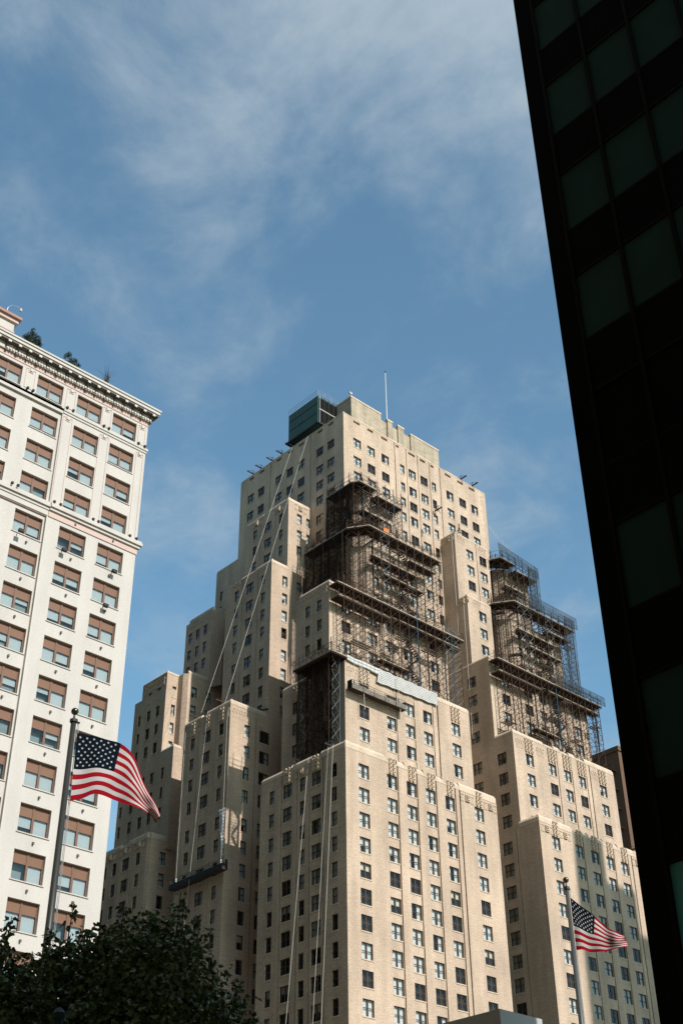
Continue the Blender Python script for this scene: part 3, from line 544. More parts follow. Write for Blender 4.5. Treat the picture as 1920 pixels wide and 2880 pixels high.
# ------------------------------------------------------------------ scaffolds
def scaffold(label, runs, decks, nets=(), stairs=(), bay=1.75, lift=2.0, dense=True):
    """runs: ((x0,y0),(x1,y1),(ix,iy) inward unit*depth, z0, z1)"""
    o = thing('scaffold', label, 'scaffold', group='scaffolds on the hotel setbacks'); ox, oy, oz = runs[0][0][0], runs[0][0][1], runs[0][3]; place(o, ox, oy, oz); O = Vector((ox, oy, oz))
    for (p, q, inn, z0, z1) in runs:
        p = Vector((*p, 0)); q = Vector((*q, 0)); inn = Vector((*inn, 0)); L = (q-p).length; n = max(1, round(L/bay))
        for k in range(n+1):
            a = p.lerp(q, k/n)-O; b = a+inn; mb = MB(); j = random.uniform(-.06, .06)
            za, zb = Vector((0, 0, z0)), Vector((0, 0, z1+random.uniform(.3, 1.3)))
            mb.tube(a+za, a+zb, .06, 4); mb.tube(b+za, b+zb, .055, 4)
            zz_ = z0+.4
            while zz_ < z1: mb.tube(a+Vector((0, 0, zz_)), b+Vector((0, 0, zz_)), .035, 3, cap=False); zz_ += .8
            mb.build('frame', TEAL if random.random() < .12 else RUST, o)
        for k in range(n):
            a = p.lerp(q, k/n)-O; b = p.lerp(q, (k+1)/n)-O; mb = MB(); z = z0
            while z < z1-.3:
                zt = min(z+lift, z1)
                mb.tube(a+Vector((0, 0, z+.1)), b+Vector((0, 0, zt)), .034, 3, cap=False); mb.tube(b+Vector((0, 0, z+.1)), a+Vector((0, 0, zt)), .034, 3, cap=False)
                mb.tube(a+Vector((0, 0, zt)), b+Vector((0, 0, zt)), .028, 3, cap=False)
                if dense:
                    m2 = MB(); m2.tube(a+inn+Vector((0, 0, z+.1)), b+inn+Vector((0, 0, zt)), .028, 3, cap=False); m2.build('diagonal', RUST, o); mb.tube(a+Vector((0, 0, z+1.05)), b+Vector((0, 0, z+1.05)), .024, 3, cap=False)
                z = zt
            mb.build('cross_brace', RUST if random.random() < .92 else GREYST, o)
            if dense and random.random() < .6:
                mb = MB(); zd = z0+lift*random.randint(1, max(1, int((z1-z0)/lift)-1)); t1 = inn*.85
                for w_ in range(3):
                    c = a+inn*(.15+.3*w_); e = b+inn*(.15+.3*w_); mb.tube(c+Vector((0, 0, zd)), e+Vector((0, 0, zd)), .11, 4)
                mb.build('plank', WOOD, o)
    for (poly, z, rail_h) in decks:
        mb = MB(); mb.prism([(x-ox, y-oy) for x, y in poly], z-oz-.09, z-oz); mb.build('deck', WOOD, o)
        for k in range(len(poly)):
            a = Vector((*poly[k], z))-O; b = Vector((*poly[(k+1) % len(poly)], z))-O; d = (b-a).normalized(); nn = Vector((d.y, -d.x, 0))*.03
            if (b-a).length < 1.2 or d.y > .3: continue
            mb = MB(); e = Vector((0, 0, .16)); q = [a+nn, b+nn, b+nn*2.5, a+nn*2.5]; mb.prism([(v.x, v.y) for v in q], a.z-.06, a.z+.1); mb.build('toe_board', TOE, o)
        mb = MB(); n = len(poly)
        for k in range(n):
            a = Vector((*poly[k], 0))-Vector((ox, oy, 0)); b = Vector((*poly[(k+1) % n], 0))-Vector((ox, oy, 0)); m_ = max(1, round((b-a).length/1.9))
            for i in range(m_):
                q = a.lerp(b, i/m_); mb.tube(q+Vector((0, 0, z-oz-.35)), q+Vector((0, 0, z-oz+rail_h+random.uniform(0, .5))), .035, 4)
            for f in (.5, 1): mb.tube(a+Vector((0, 0, z-oz+rail_h*f)), b+Vector((0, 0, z-oz+rail_h*f)), .028, 3, cap=False)
            mb.tube(a+Vector((0, 0, z-oz-.25)), b+Vector((0, 0, z-oz-.2)), .045, 4)
        mb.build('guard_rail', RUST, o)
        mb = MB(); xs = [x for x, y in poly]; ys = [y for x, y in poly]; x = min(xs)+.4
        while x < max(xs): mb.tube((x-ox, min(ys)-oy+.1, z-oz-.22), (x-ox, max(ys)-oy-.1, z-oz-.22), .05, 3, cap=False); x += 1.1
        mb.build('joist', BLACK, o)
    for (pts, m_) in nets:
        # pts: rows of a net sheet (list of polylines from bottom to top), gently billowed
        mb = MB(); a, b, c, d = [Vector(p)-O for p in pts]; n, h = 8, 6; nn = (b-a).cross(d-a).normalized()
        G = [[a.lerp(b, i/n).lerp(d.lerp(c, i/n), j/h)+nn*.22*math.sin(i*1.7+j*.9)*math.sin(math.pi*j/h) for i in range(n+1)] for j in range(h+1)]
        for j in range(h):
            for i in range(n): mb.quad([G[j][i], G[j][i+1], G[j+1][i+1], G[j+1][i]])
        mb.build('net', m_, o, True)
        mb = MB()
        for i in (0, n//2, n): mb.tube(G[0][i], G[h][i], .035, 4)
        for j in (0, 2, 4, h): mb.tube(G[j][0], G[j][n], .025, 3)
        mb.build('net_pole', RUST, o)
    for (x, y, z0, z1, dx) in stairs:
        z = z0; s = 1
        while z < z1-.5:
            mb = MB(); a = Vector((x, y, z))-O; b = Vector((x+dx*s, y, z+2))-O
            if s < 0: a.x += dx; b.x += dx
            for yy in (0, .65): mb.tube(a+Vector((0, yy, 0)), b+Vector((0, yy, 0)), .05, 4); mb.tube(a+Vector((0, yy, .9)), b+Vector((0, yy, .9)), .03, 4)
            mb.build('stair_stringer', BLACK, o)
            for k in range(8): q = a.lerp(b, (k+.5)/8); m2 = MB(); m2.box(q.x-.13, q.x+.13, q.y, q.y+.65, q.z-.02, q.z+.02); m2.build('stair_tread', BLACK, o)
            z += 2; s = -s
    return o
def wing_scaffolds(dx, side, extra):
    X = lambda x: x+dx
    scaffold('rust red scaffold on the '+side+', lowest tier', [((X(102.9), 109.9), (X(126.1), 109.9), (0, 1.5), 81.2, 94.3)],
             [([(X(101.9), 109.95), (X(127.0), 109.95), (X(127.0), 111.7), (X(101.9), 111.7)], 93.2, 1.1), ([(X(102.1), 110.0), (X(112.0), 110.0), (X(112.0), 111.6), (X(102.1), 111.6)], 91.2, .9), ([(X(114), 110.4), (X(126.6), 110.4), (X(126.6), 111.6), (X(114), 111.6)], 91.9, .8), ([(X(110.2), 110.4), (X(115.5), 110.4), (X(115.5), 111.5), (X(110.2), 111.5)], 84.4, .9)],
             extra[0], [(X(116.0), 110.6, 81.4, 93, 2.2)])
    scaffold('dense dark scaffold on the '+side+', middle tier', [((X(111.6), 113.0), (X(126.0), 113.0), (0, 1.6), 94.8, 109.2), ((X(109.3), 116.3), (X(109.3), 125.0), (1.4, 0), 94.8, 109.2), ((X(109.3), 116.3), (X(111.6), 113.0), (.9, .7), 94.8, 109.2)],
             [([(X(111.2), 113.05), (X(126.5), 113.05), (X(126.5), 115.1), (X(113.0), 115.1), (X(111.2), 117.0), (X(111.2), 125.4), (X(109.3), 125.4), (X(109.3), 115.8)], 108.3, 1.2), ([(X(112.0), 113.5), (X(121.5), 113.5), (X(121.5), 114.9), (X(113.0), 114.9)], 103.7, .8), ([(X(114.6), 113.4), (X(122.6), 113.4), (X(122.6), 114.6), (X(114.6), 114.6)], 101.3, .8), ([(X(120), 113.4), (X(125.4), 113.4), (X(125.4), 114.7), (X(120), 114.7)], 106.0, .8)],
             extra[1], [(X(118.2), 113.6, 95.0, 107, 2.2)])
    scaffold('small dark scaffold on the '+side+', topmost tier', [((X(112.0), 115.3), (X(120.6), 115.3), (0, 1.4), 108.6, 118.8), ((X(110.9), 117.0), (X(110.9), 122.0), (1.4, 0), 108.6, 118.8), ((X(110.9), 117.0), (X(112.0), 115.3), (.8, .6), 108.6, 118.8)],
             [([(X(111.6), 115.3), (X(115.2), 115.3), (X(115.2), 117.0), (X(112.8), 118.4), (X(112.8), 122.0), (X(110.9), 122.0), (X(110.9), 116.6)], 117.9, 1.5), ([(X(115.4), 115.35), (X(120.8), 115.35), (X(120.8), 117.0), (X(115.4), 117.0)], 116.9, 1.3), ([(X(113), 115.7), (X(117), 115.7), (X(117), 117.0), (X(113), 117.0)], 113.2, .8)],
             extra[2], [(X(114.4), 115.7, 109, 116, 2.0)])
wing_scaffolds(0, 'corner wing in front of the tower', (
    [],
    [([(109.0, 125.2, 95), (109.0, 116.6, 95), (109.0, 116.6, 108), (109.0, 125.2, 108)], NETD)],
    [([(110.5, 121.8, 109.3), (110.5, 115.6, 109.3), (110.5, 115.6, 117.5), (110.5, 121.8, 117.5)], NETD)]))
wing_scaffolds(32.6, 'right wing against the sky', (
    [([(159.9, 111.6, 84.5), (158.0, 110.2, 84.5), (158.0, 110.2, 93), (159.9, 111.6, 93)], NETT), ([(148, 109.25, 93.0), (159.7, 109.25, 93.0), (159.7, 109.25, 94.6), (148, 109.25, 94.6)], NETT)],
    [([(141.6, 125.2, 95), (141.6, 116.6, 95), (141.6, 116.6, 108), (141.6, 125.2, 108)], NETD), ([(155.0, 113.2, 96), (159.2, 113.2, 96), (159.4, 113.0, 110.5), (156.8, 113.0, 110.5)], NETT), ([(147.0, 112.45, 108.4), (159.3, 112.45, 108.4), (159.3, 112.45, 110.6), (147.0, 112.45, 110.6)], NETT)],
    [([(150.4, 114.8, 109), (153.2, 114.8, 109), (153.4, 114.8, 118.6), (150.6, 114.8, 118.6)], NETT), ([(143, 114.55, 117.8), (153.3, 114.75, 117.2), (153.3, 114.75, 119.2), (143, 114.55, 120)], NETT)]))
scaffold('dark netted scaffold with blue poles on the front wing roof, shaded side', [((99.6, 108.9), (99.6, 115.2), (1.5, 0), 66.6, 82.5), ((99.6, 108.9), (101.0, 108.9), (0, 1.2), 66.6, 81.5)],
         [([(98.9, 108.0), (101.6, 108.0), (101.6, 115.6), (98.9, 115.6)], 80.6, 1.3)], [([(99.5, 115.4, 66.8), (99.5, 109.3, 66.8), (99.5, 109.3, 80.4), (99.5, 115.4, 80.4)], NETD)], [(100.0, 110.5, 67, 80, 1.3)], dense=False)

# ------------------------------------------------------------------ hanging stages, ropes, sheets
def stage(name, label, p, q, inn, z, h, wdt, m, cab=22.5):
    o = thing(name, label, 'hanging stage', group='hanging work stages'); O = Vector((p[0], p[1], z)); place(o, *O); d = Vector((q[0]-p[0], q[1]-p[1], 0)); L = d.length; d.normalize(); i_ = Vector((*inn, 0))
    def bx(u0, u1, w0, w1, z0, z1, nm, mm):
        b = MB(); pts = [d*u+i_*w_ for u, w_ in ((u0, w0), (u1, w0), (u1, w1), (u0, w1))]
        ar = (pts[1]-pts[0]).cross(pts[2]-pts[1]).z; pts = pts if ar > 0 else pts[::-1]
        b.prism([(v.x, v.y) for v in pts], z0, z1); return b.build(nm, mm, o)
    bx(0, L, 0, wdt, 0, .12, 'floor', WOOD)
    bx(0, L, -.06, -.005, .0, h*.55, 'side_panel', m); bx(0, L, wdt+.005, wdt+.05, 0, h*.4, 'side_panel', m)
    for s in (0, L-.05): bx(s, s+.05, 0, wdt, .125, h, 'end_frame', BLACK)
    for zz_ in (h*.75, h): bx(.055, L-.055, -.04, .0, zz_-.04, zz_, 'rail', RUST)
    n = int(L/1.7)
    for k in range(1, n): bx(L*k/n-.03, L*k/n+.03, -.1, -.065, 0, h-.05, 'stanchion', BLACK)
    for s in (.9, L-.9):
        bx(s-.18, s+.18, wdt*.3, wdt*.7, .3, 1.0, 'hoist_motor', TEAL); bx(s-.1, s+.1, wdt*.35, wdt*.6, 1.005, 1.5, 'hoist_cover', FWHT)
        b = MB(); b.tube(d*s+i_*(wdt*.5)+Vector((0, 0, 1.3)), d*s+i_*(wdt*.5)+Vector((0, 0, cab)), .022, 4); b.build('cable', ROPE, o)
    return o
stage('swing_stage', 'long black hanging work stage on the shaded mid left wing', (97.3, 138.2), (97.3, 126.9), (1, 0), 56.5, 1.35, .8, BLACK)
s2 = stage('swing_stage', 'grey weathered hanging work stage on the sunlit front wing', (101.8, 107.4), (111.6, 107.4), (0, 1), 76.0, 1.25, .85, mat('weathered plywood', (.16, .14, .115), .9, var=.5, scale=(1.2, 1.2, 3)), 5.0)
def rope(label, p, q, r=.045, sag=0.0):
    o = thing('rope', label, 'rope', group='ropes hanging on the hotel'); place(o, *p); P0 = Vector(p); Q = Vector(q); mb = MB(); n = 10
    pts = [P0.lerp(Q, k/n)-P0-Vector((0, 0, sag*4*(k/n)*(1-k/n))) for k in range(n+1)]
    for a, b in zip(pts, pts[1:]): mb.tube(a, b, r, 5, cap=False)
    mb.build('strand', ROPE, o)
rope('long white rope slanting from the tower roof to the mid left wing roof, right one', (112.5, 128.55, 134.9), (96.3, 126.63, 79.2), .022)
rope('long white rope slanting from the tower roof to the mid left wing roof, left one', (112.5, 132.52, 134.9), (96.3, 131.93, 79.6), .022)
rope('white rope down the shaded side of the front wing, nearest the sunlit corner', (98.2, 107.1, 66.9), (95.0, 106.6, 20), .024)
rope('white rope down the shaded side of the front wing, middle of three', (98.2, 108.0, 66.9), (95.0, 108.2, 20), .024)
rope('white rope down the shaded side of the front wing, farthest from the sunlit corner', (98.2, 111.6, 66.7), (95.0, 113.1, 20), .024)
rope('rope down the mid left wing past the black hanging stage', (98.2, 133.0, 80.9), (95.8, 134.8, 20), .02)
rope('thin rope on the brown pier right of the scaffold, upper', (134.7, 117.6, 120), (134.6, 117.4, 95), .03)
rope('thin rope on the brown pier right of the scaffold, lower', (134.65, 116.0, 107), (134.5, 116.0, 82), .03)
for k, (x, q, nm) in enumerate(((146.9, (149.0, 114.8, 119.8), 'first'), (147.1, (151.5, 114.8, 119.3), 'second'), (147.3, (153.3, 114.8, 118.8), 'third'))): rope('thin cable from the tower corner to the right scaffold top, '+nm+' from the tower', (x, 120.0, 128.5), q, .012, .9)
for k, (x, z) in enumerate(((104.0, 81), (110.6, 81))): rope('white rope under the grey hanging stage, '+('left' if k == 0 else 'right'), (x, 107.9, 81), (x, 107.35, 73.6), .03)
def sheet(name, label, cat, corners, m, bulge, nx=14, nz=5):
    o = thing(name, label, cat); A, B, C, D = [Vector(c) for c in corners]; place(o, *A); n = (B-A).cross(D-A).normalized(); mb = MB(); rng = random.Random(3)
    ph = [rng.uniform(0, 6) for _ in range(6)]
    G = [[A.lerp(B, i/nx).lerp(D.lerp(C, i/nx), j/nz)-A+n*bulge*(math.sin(i*1.3+ph[0]+j*.7)*.5+math.sin(i*2.1+ph[1]-j*.9)*.3+math.sin(i*.55-j*.5+ph[3])*.6)+Vector((0, 0, .05*math.sin(i*1.1+ph[2]) if j in (0, nz) else 0)) for i in range(nx+1)] for j in range(nz+1)]
    for j in range(nz):
        for i in range(nx):
            mb.quad([G[j][i], G[j][i+1], G[j+1][i+1], G[j+1][i]])
    ob = mb.build('cloth', m, o, True); sol = ob.modifiers.new('thick', 'SOLIDIFY'); sol.thickness = .02
sheet('tarpaulin', 'white tarpaulin draped over the sunlit front wing parapet', 'tarpaulin', ((107.2, 108.3, 79.0), (118.7, 108.3, 79.35), (118.8, 108.25, 81.1), (107.6, 108.25, 81.1)), TARP, .04, 30, 8)
sheet('tarpaulin', 'narrow white sheet along the parapet edge above the grey hanging stage', 'tarpaulin', ((101.8, 108.3, 80.4), (107.5, 108.3, 80.2), (107.6, 108.3, 81.15), (101.75, 108.3, 81.15)), TARP, .08, 8, 2)
sheet('plastic_sheet', 'long clear plastic sheet hanging at the corner of the mid left wing', 'plastic sheet', ((98.15, 128.15, 58.6), (98.15, 126.9+1.15, 58.6), (98.15, 128.1, 65.2), (98.15, 129.4, 65.2)), mat('clear plastic', (.50, .52, .53), .3, var=.35, scale=(3, 3, 3), spec=.6), .10, 6, 14)
o = thing('plastic_drum', 'orange plastic drum on the scaffold deck beside the tower', 'drum'); place(o, 114.6, 113.3, 108.45); mb = MB(); mb.box(-.55, .55, -.4, .4, 0, .75); mb.build('drum_body', mat('orange plastic', (.5, .17, .04), .6), o); mb = MB(); mb.box(-.6, .6, -.45, .45, .755, .83); mb.build('lid', mat('orange plastic', (.5, .17, .04), .6), o)

# ------------------------------------------------------------------ white office building
wb = thing('white_office_building', 'white office building with brown framed windows and bracketed cornice', 'building', (66, 105, 0)); WO = Vector((66, 105, 0))
def wpart(mb, name, mats): mb.v = [(x-WO.x, y-WO.y, z+EYE) for x, y, z in mb.v]; return mb.build(name, mats, wb)
WC = [62.97, 58.05, 52.75, 47.35, 41.9, 36.5, 31.1]; WWID, WHGT = 3.36, 2.82
WR = [97.6, 93.05, 88.6, 84.15, 79.12]+[79.12-4.51*k for k in range(1, 15)]
wins = [(c-WWID/2, c+WWID/2, z-WHGT, z) for c in WC for z in WR]
mb = MB(); rec = [(20, 54.75, .28, -2, 79.7), (20, 54.75, .28, 81.2, 93.9)]
facade(mb, frame('S', 105.0), 20, 66.25, -2, 98.6, wins, rec, dep=1.0)
mb.quad([(66.25, 105, -2), (66.25, 135, -2), (66.25, 135, 98.6), (66.25, 105, 98.6)], (1, 0, 0)); mb.quad([(20, 105, -2), (20, 135, -2), (20, 135, 98.6), (20, 105, 98.6)], (-1, 0, 0)); mb.quad([(20, 135, -2), (66.25, 135, -2), (66.25, 135, 98.6), (20, 135, 98.6)], (0, 1, 0)); mb.quad([(20, 105, 98.6), (66.25, 105, 98.6), (66.25, 135, 98.6), (20, 135, 98.6)], (0, 0, 1), 2)
wpart(mb, 'wall', [WHITE, OFFICE, ROOFM])
mb = MB(); mb.box(20, 66.3, 104.93, 104.995, 98.0, 98.6, 0); wpart(mb, 'frieze_band', PINK)
mb = MB(); mb.box(20, 66.55, 104.7, 105.2, 98.605, 99.0); wpart(mb, 'dentil_bed', CORN)
for k in range(54):
    x = 66.2-k*.37; mb = MB(); mb.box(x-.11, x+.11, 104.5, 104.69, 98.62, 98.86) if k == 0 else None
    if k == 0: mb.v = [(v[0]-66.2, v[1]-105, v[2]-98.62) for v in mb.v]; DEN = mb.mesh('dentil', WHITE)
    link('dentil', DEN, wb, (x-WO.x, 0, 98.62+EYE))
mb = MB(); mb.box(20, 67.1, 104.12, 105.4, 99.5, 99.75); wpart(mb, 'cornice_soffit', BRKT)
mb = MB(); mb.box(20, 67.2, 104.02, 135, 99.755, 100.15); wpart(mb, 'cornice', CORN)
mb = MB(); mb.box(20, 67.3, 103.9, 105.6, 100.155, 100.4); wpart(mb, 'cornice_gutter', WHITE)
mb = MB(); mb.box(20, 66.4, 104.78, 105.1, 99.0, 99.5); wpart(mb, 'cornice_back', CORN)
b0 = MB(); b0.prism([(-.17, 0), (.17, 0), (.17, -.68), (-.17, -.68)], .32, .5); b0.prism([(-.15, 0), (.15, 0), (.15, -.34), (-.15, -.34)], -.1, .32); b0.prism([(-.13, 0), (.13, 0), (.13, -.2), (-.13, -.2)], -.6, -.1); BR = b0.mesh('bracket', BRKT)
b1 = MB(); b1.prism([(-.19, -.69), (.19, -.69), (.19, -.76), (-.19, -.76)], .22, .5); BRC = b1.mesh('bracket_face', CORN)
for k in range(26): o = link('bracket', BR, wb, (66.34-k*1.322-WO.x, -.23, 99.0+EYE)); link('bracket_face', BRC, o)
for z0, z1, pr, nm in ((93.95, 94.25, .10, 'string_course'), (94.255, 94.6, .2, 'string_course'), (79.6, 80.35, .10, 'belt_course'), (80.355, 80.7, .30, 'belt_course'), (80.705, 81.05, .5, 'belt_course'), (81.055, 81.3, .42, 'belt_course')):
    mb = MB(); mb.box(54.8, 66.25+pr, 105-pr, 105.02, z0, z1); wpart(mb, nm, WHITE if z0 > 90 or z0 > 80.352 else PINK); mb = MB(); mb.box(20, 54.795, 105.2-pr, 105.3, z0, z1); wpart(mb, nm, WHITE if z0 > 90 or z0 > 80.352 else PINK)
mb = MB(); mb.box(54.62, 54.76, 104.93, 105.27, -2, 79.58); wpart(mb, 'drain_pipe', CORN)
mb = MB(); mb.box(64.9, 65.0, 104.985, 104.997, 0, 80.3); 
# pilasters with pink outlines on the upper storeys
for c, z0, z1 in [(60.45, 81.6, 93.6), (55.5, 81.6, 93.6), (65.45, 81.6, 93.6), (60.45, 94.9, 97.7), (55.5, 94.9, 97.7), (65.45, 94.9, 97.7), (50.1, 94.9, 97.7)]:
    h = .62 if c < 65 else .5; mb = MB(); yy = 105.0 if c > 54.8 else 105.0
    mb.box(c-h, c-h+.06, yy-.05, yy-.004, z0, z1); mb.box(c+h-.06, c+h, yy-.05, yy-.004, z0, z1)
    mb.box(c-h+.062, c-h+.3, yy-.05, yy-.004, z1-.06, z1); mb.box(c+h-.3, c+h-.062, yy-.05, yy-.004, z1-.06, z1); mb.box(c-.3, c-.24, yy-.05, yy-.004, z1-.5, z1-.062); mb.box(c+.24, c+.3, yy-.05, yy-.004, z1-.5, z1-.062); mb.box(c-.238, c+.238, yy-.06, yy-.004, z1-.5, z1-.4)
    if z1-z0 < 4: mb.box(c-h+.062, c+h-.062, yy-.05, yy-.004, z0, z0+.05)
    wpart(mb, 'pilaster_outline', PINK)
    mb = MB(); mb.box(c-.16, c+.16, yy-.14, yy-.005, z1-.3, z1+.12); wpart(mb, 'keystone', CORN)
# windows
fm = MB(); x, h = WWID/2, WHGT; t = .09
fm.box(-x, -x+t, .32, .44, 0, h); fm.box(x-t, x, .32, .44, 0, h); fm.box(-x+t, x-t, .32, .44, 0, .08); fm.box(-x+t, x-t, .32, .44, h-.08, h); fm.box(-.12, .12, .30, .45, .08, h-.08)
for s in (-1, 1): fm.box(min(s*.12, s*(x-t)), max(s*.12, s*(x-t)), .33, .43, h*.60-.04, h*.60+.04)
fm.box(-x-.12, x+.12, -.1, .32, -.1, -.003, 1)
WFM = fm.mesh('window_frame', [BROWNF, WHITE])
pw = (x-t-.12); pp = MB(); pp.box(-pw/2, pw/2, .36, .40, h*.60+.04, h-.08); WPAN = pp.mesh('panel', BROWNP)
pp = MB(); pp.quad([(-pw/2, .38, .08), (pw/2, .38, .08), (pw/2, .38, h*.60-.04), (-pw/2, .38, h*.60-.04)], (0, -1, 0)); WPANE = pp.mesh('pane', GLASS2)
BLN = []
for fr_ in (1.0, .92, .62, .45, .3):
    pp = MB(); zb = .08+(h*.60-.12)*(1-fr_); nsl = 8
    pp.quad([(-pw/2, .52, zb), (pw/2, .52, zb), (pw/2, .52, h*.62), (-pw/2, .52, h*.62)], (0, -1, 0)); pp.box(-pw/2, pw/2, .5, .54, zb-.03, zb-.002); BLN.append(pp.mesh('blind', BLIND))
rw = random.Random(21)
for c in WC:
    for z in WR[:17]:
        if c < 40 and z < 60: continue
        inset = .28 if (c < 54.75 and z < 94) else 0
        o = link('window', WFM, wb, (c-WO.x, inset, z-WHGT+EYE))
        for s in (-1, 1):
            link('panel', WPAN, o, (s*(.12+pw/2), 0, 0)); link('pane', WPANE, o, (s*(.12+pw/2), 0, 0))
            q = rw.random()
            if q < .9: link('blind', BLN[0 if q < .24 else 1 if q < .42 else 2 if q < .66 else 3 if q < .8 else 4], o, (s*(.12+pw/2), 0, 0))
# wall lamps and small fittings
fx = MB(); fx.box(-.09, .09, -.22, 0, -.1, .12); FIX = fx.mesh('wall_fitting', BRKT)
for c in WC[:4]:
    for z in WR[4:17]: link('wall_fitting', FIX, wb, (c+.1-WO.x, -.002 if c > 54.8 else .278, z+.85+EYE))
fl = MB(); fl.box(-.28, .28, -.75, -.4, -.28, .05); fl.tube((0, -.5, 0), (0, 0, .1), .05, 5); FLD = fl.mesh('flood_light', BLACK)
for c, z in ((57.0, 76.2), (63.4, 76.2), (51.7, 76.3), (62.8, 71.6)): link('flood_light', FLD, wb, (c-WO.x, 0, z-.15+EYE))
fs = MB(); fs.box(-.12, .12, -.3, -.02, 0, .25); FLS = fs.mesh('spot_lamp', BLACK)
for c in (65.0, 65.9, 60.1, 60.8, 55.1, 55.9, 49.9, 50.6):
    link('spot_lamp', FLS, wb, (c-WO.x, -.1, 94.62+EYE)); link('spot_lamp', FLS, wb, (c-WO.x, -.25, 81.31+EYE))
# stair tower on its roof
mb = MB(); mb.box(30, 49.35, 110, 120, 98.7, 107.8); wpart(mb, 'stair_tower', WHITE)
mb = MB(); mb.box(29.9, 49.45, 109.9, 120.1, 106.3, 106.5); wpart(mb, 'stair_tower_band', PINK)
mb = MB(); mb.box(29.7, 49.7, 109.7, 120.3, 107.805, 108.3); wpart(mb, 'stair_tower_coping', PINK); mb = MB(); mb.box(29.5, 49.95, 109.4, 120.5, 108.305, 108.7); wpart(mb, 'stair_tower_coping', mat('red copper flashing', (.30, .17, .13), .7))
mb = MB(); mb.box(20, 66.6, 105.7, 106.0, 100.4, 101.2); mb.box(66.3, 66.6, 106.0, 134, 100.4, 101.2); wpart(mb, 'parapet', CORN)
o = thing('street_camera', 'white goose neck camera on the white building roof tower', 'camera'); place(o, 48.0, 109.9, 108.7)
mb = MB(); pts = [(0, 0, 0), (.1, 0, 1.0), (.5, 0, 1.55), (1.2, 0, 1.85), (1.7, 0, 1.8)]
for a, b in zip(pts, pts[1:]): mb.tube(a, b, .035, 6)
mb.build('arm', GREYST, o); mb = MB(); mb.lathe([(0, -.45), (.16, -.35), (.17, -.05), (.1, .12), (0, .15)], (1.75, 0, 1.7), 10); mb.build('dome', FWHT, o)

# ------------------------------------------------------------------ plants
def leaf_cloud(mb, blobs, n, size, rng, flat=.5):
    for _ in range(n):
        bx_, by, bz, rx, ry, rz_ = rng.choices(blobs, weights=[b[3]*b[4]*b[5] for b in blobs])[0]
        v = Vector((rng.gauss(0, 1), rng.gauss(0, 1), rng.gauss(0, 1))).normalized(); r = rng.random()**.42
        c = Vector((bx_+v.x*rx*r, by+v.y*ry*r, bz+v.z*rz_*r)); leaf(mb, c, size*rng.uniform(.65, 1.25), rng)
def leaf(mb, c, s, rng):
    a = Vector((rng.gauss(0, 1), rng.gauss(0, 1), rng.gauss(-.55, .6))).normalized(); b = a.orthogonal(); b.rotate(Matrix.Rotation(rng.uniform(0, 6.28), 3, a)); b.normalize(); n = a.cross(b)
    i = len(mb.v); tip = c+a*s*1.25
    for p in (c, c+a*s*.45+b*s*.42+n*s*.12, tip-n*s*.1, c+a*s*.45-b*s*.42+n*s*.12): mb.v.append(tuple(p))
    mb.f += [(i, i+1, i+2), (i, i+2, i+3)]; mb.m += [0, 0]
def tree(label, x, y, top, blobs, n, size, seed, sprigs=()):
    o = thing('street_tree', label, 'tree', (x, y, .14), 'street trees in front of the buildings'); rng = random.Random(seed)
    mb = MB(); base = min(b[2]-b[5] for b in blobs); mb.tube((0, 0, 0), (0, 0, base+.3), .17, 9, r2=.12)
    mb.build('trunk', BARK, o)
    mb = MB()
    for b in blobs:
        mb.tube((0, 0, base), (b[0]*.7, b[1]*.7, b[2]), .09, 6, r2=.03)
        for k in range(5):
            v = Vector((rng.gauss(0, 1), rng.gauss(0, 1), abs(rng.gauss(0, 1)))).normalized(); mb.tube((b[0]*.6, b[1]*.6, b[2]-.3*b[5]), (b[0]+v.x*b[3]*.85, b[1]+v.y*b[4]*.85, b[2]+v.z*b[5]*.85), .03, 5, r2=.008)
    for sx, sy, sz, h in sprigs: mb.tube((sx, sy, sz-.3), (sx+.05, sy, sz+h), .012, 4, r2=.005)
    mb.build('limb', BARK, o)
    mb = MB(); leaf_cloud(mb, blobs, n, size, rng)
    for _ in range(46):     # ragged shoots standing out of the crown
        bx_, by, bz, rx, ry, rz_ = rng.choice(blobs); v = Vector((rng.gauss(0, 1), rng.gauss(0, 1), abs(rng.gauss(.5, .6)))).normalized(); c = Vector((bx_+v.x*rx*.95, by+v.y*ry*.95, bz+v.z*rz_*.95)); d = (v*.5+Vector((0, 0, .8))).normalized(); L = rng.uniform(.15, .42)
        for k in range(int(L*75)): t = rng.random(); leaf(mb, c+d*L*t+Vector((rng.gauss(0, .05), rng.gauss(0, .05), rng.gauss(0, .03))), size*rng.uniform(.7, 1.15), rng)
    for sx, sy, sz, h in sprigs:
        for k in range(int(h*60)): t = rng.random(); leaf(mb, Vector((sx+.05*t+rng.gauss(0, .045), sy+rng.gauss(0, .045), sz+h*t)), size*rng.uniform(.7, 1.1), rng)
    mb.build('crown', LEAF, o)
hx, hy = math.cos(R(57)), math.sin(R(57)); rx_, ry_ = math.sin(R(57)), -math.cos(R(57))
def atT(r, D): return (hx*D+rx_*r, hy*D+ry_*r)
x, y = atT(.15, 19)
def loc_blobs(lst): return [(rx_*r+hx*dd, ry_*r+hy*dd, z, a, a, c) for r, dd, z, a, c in lst]
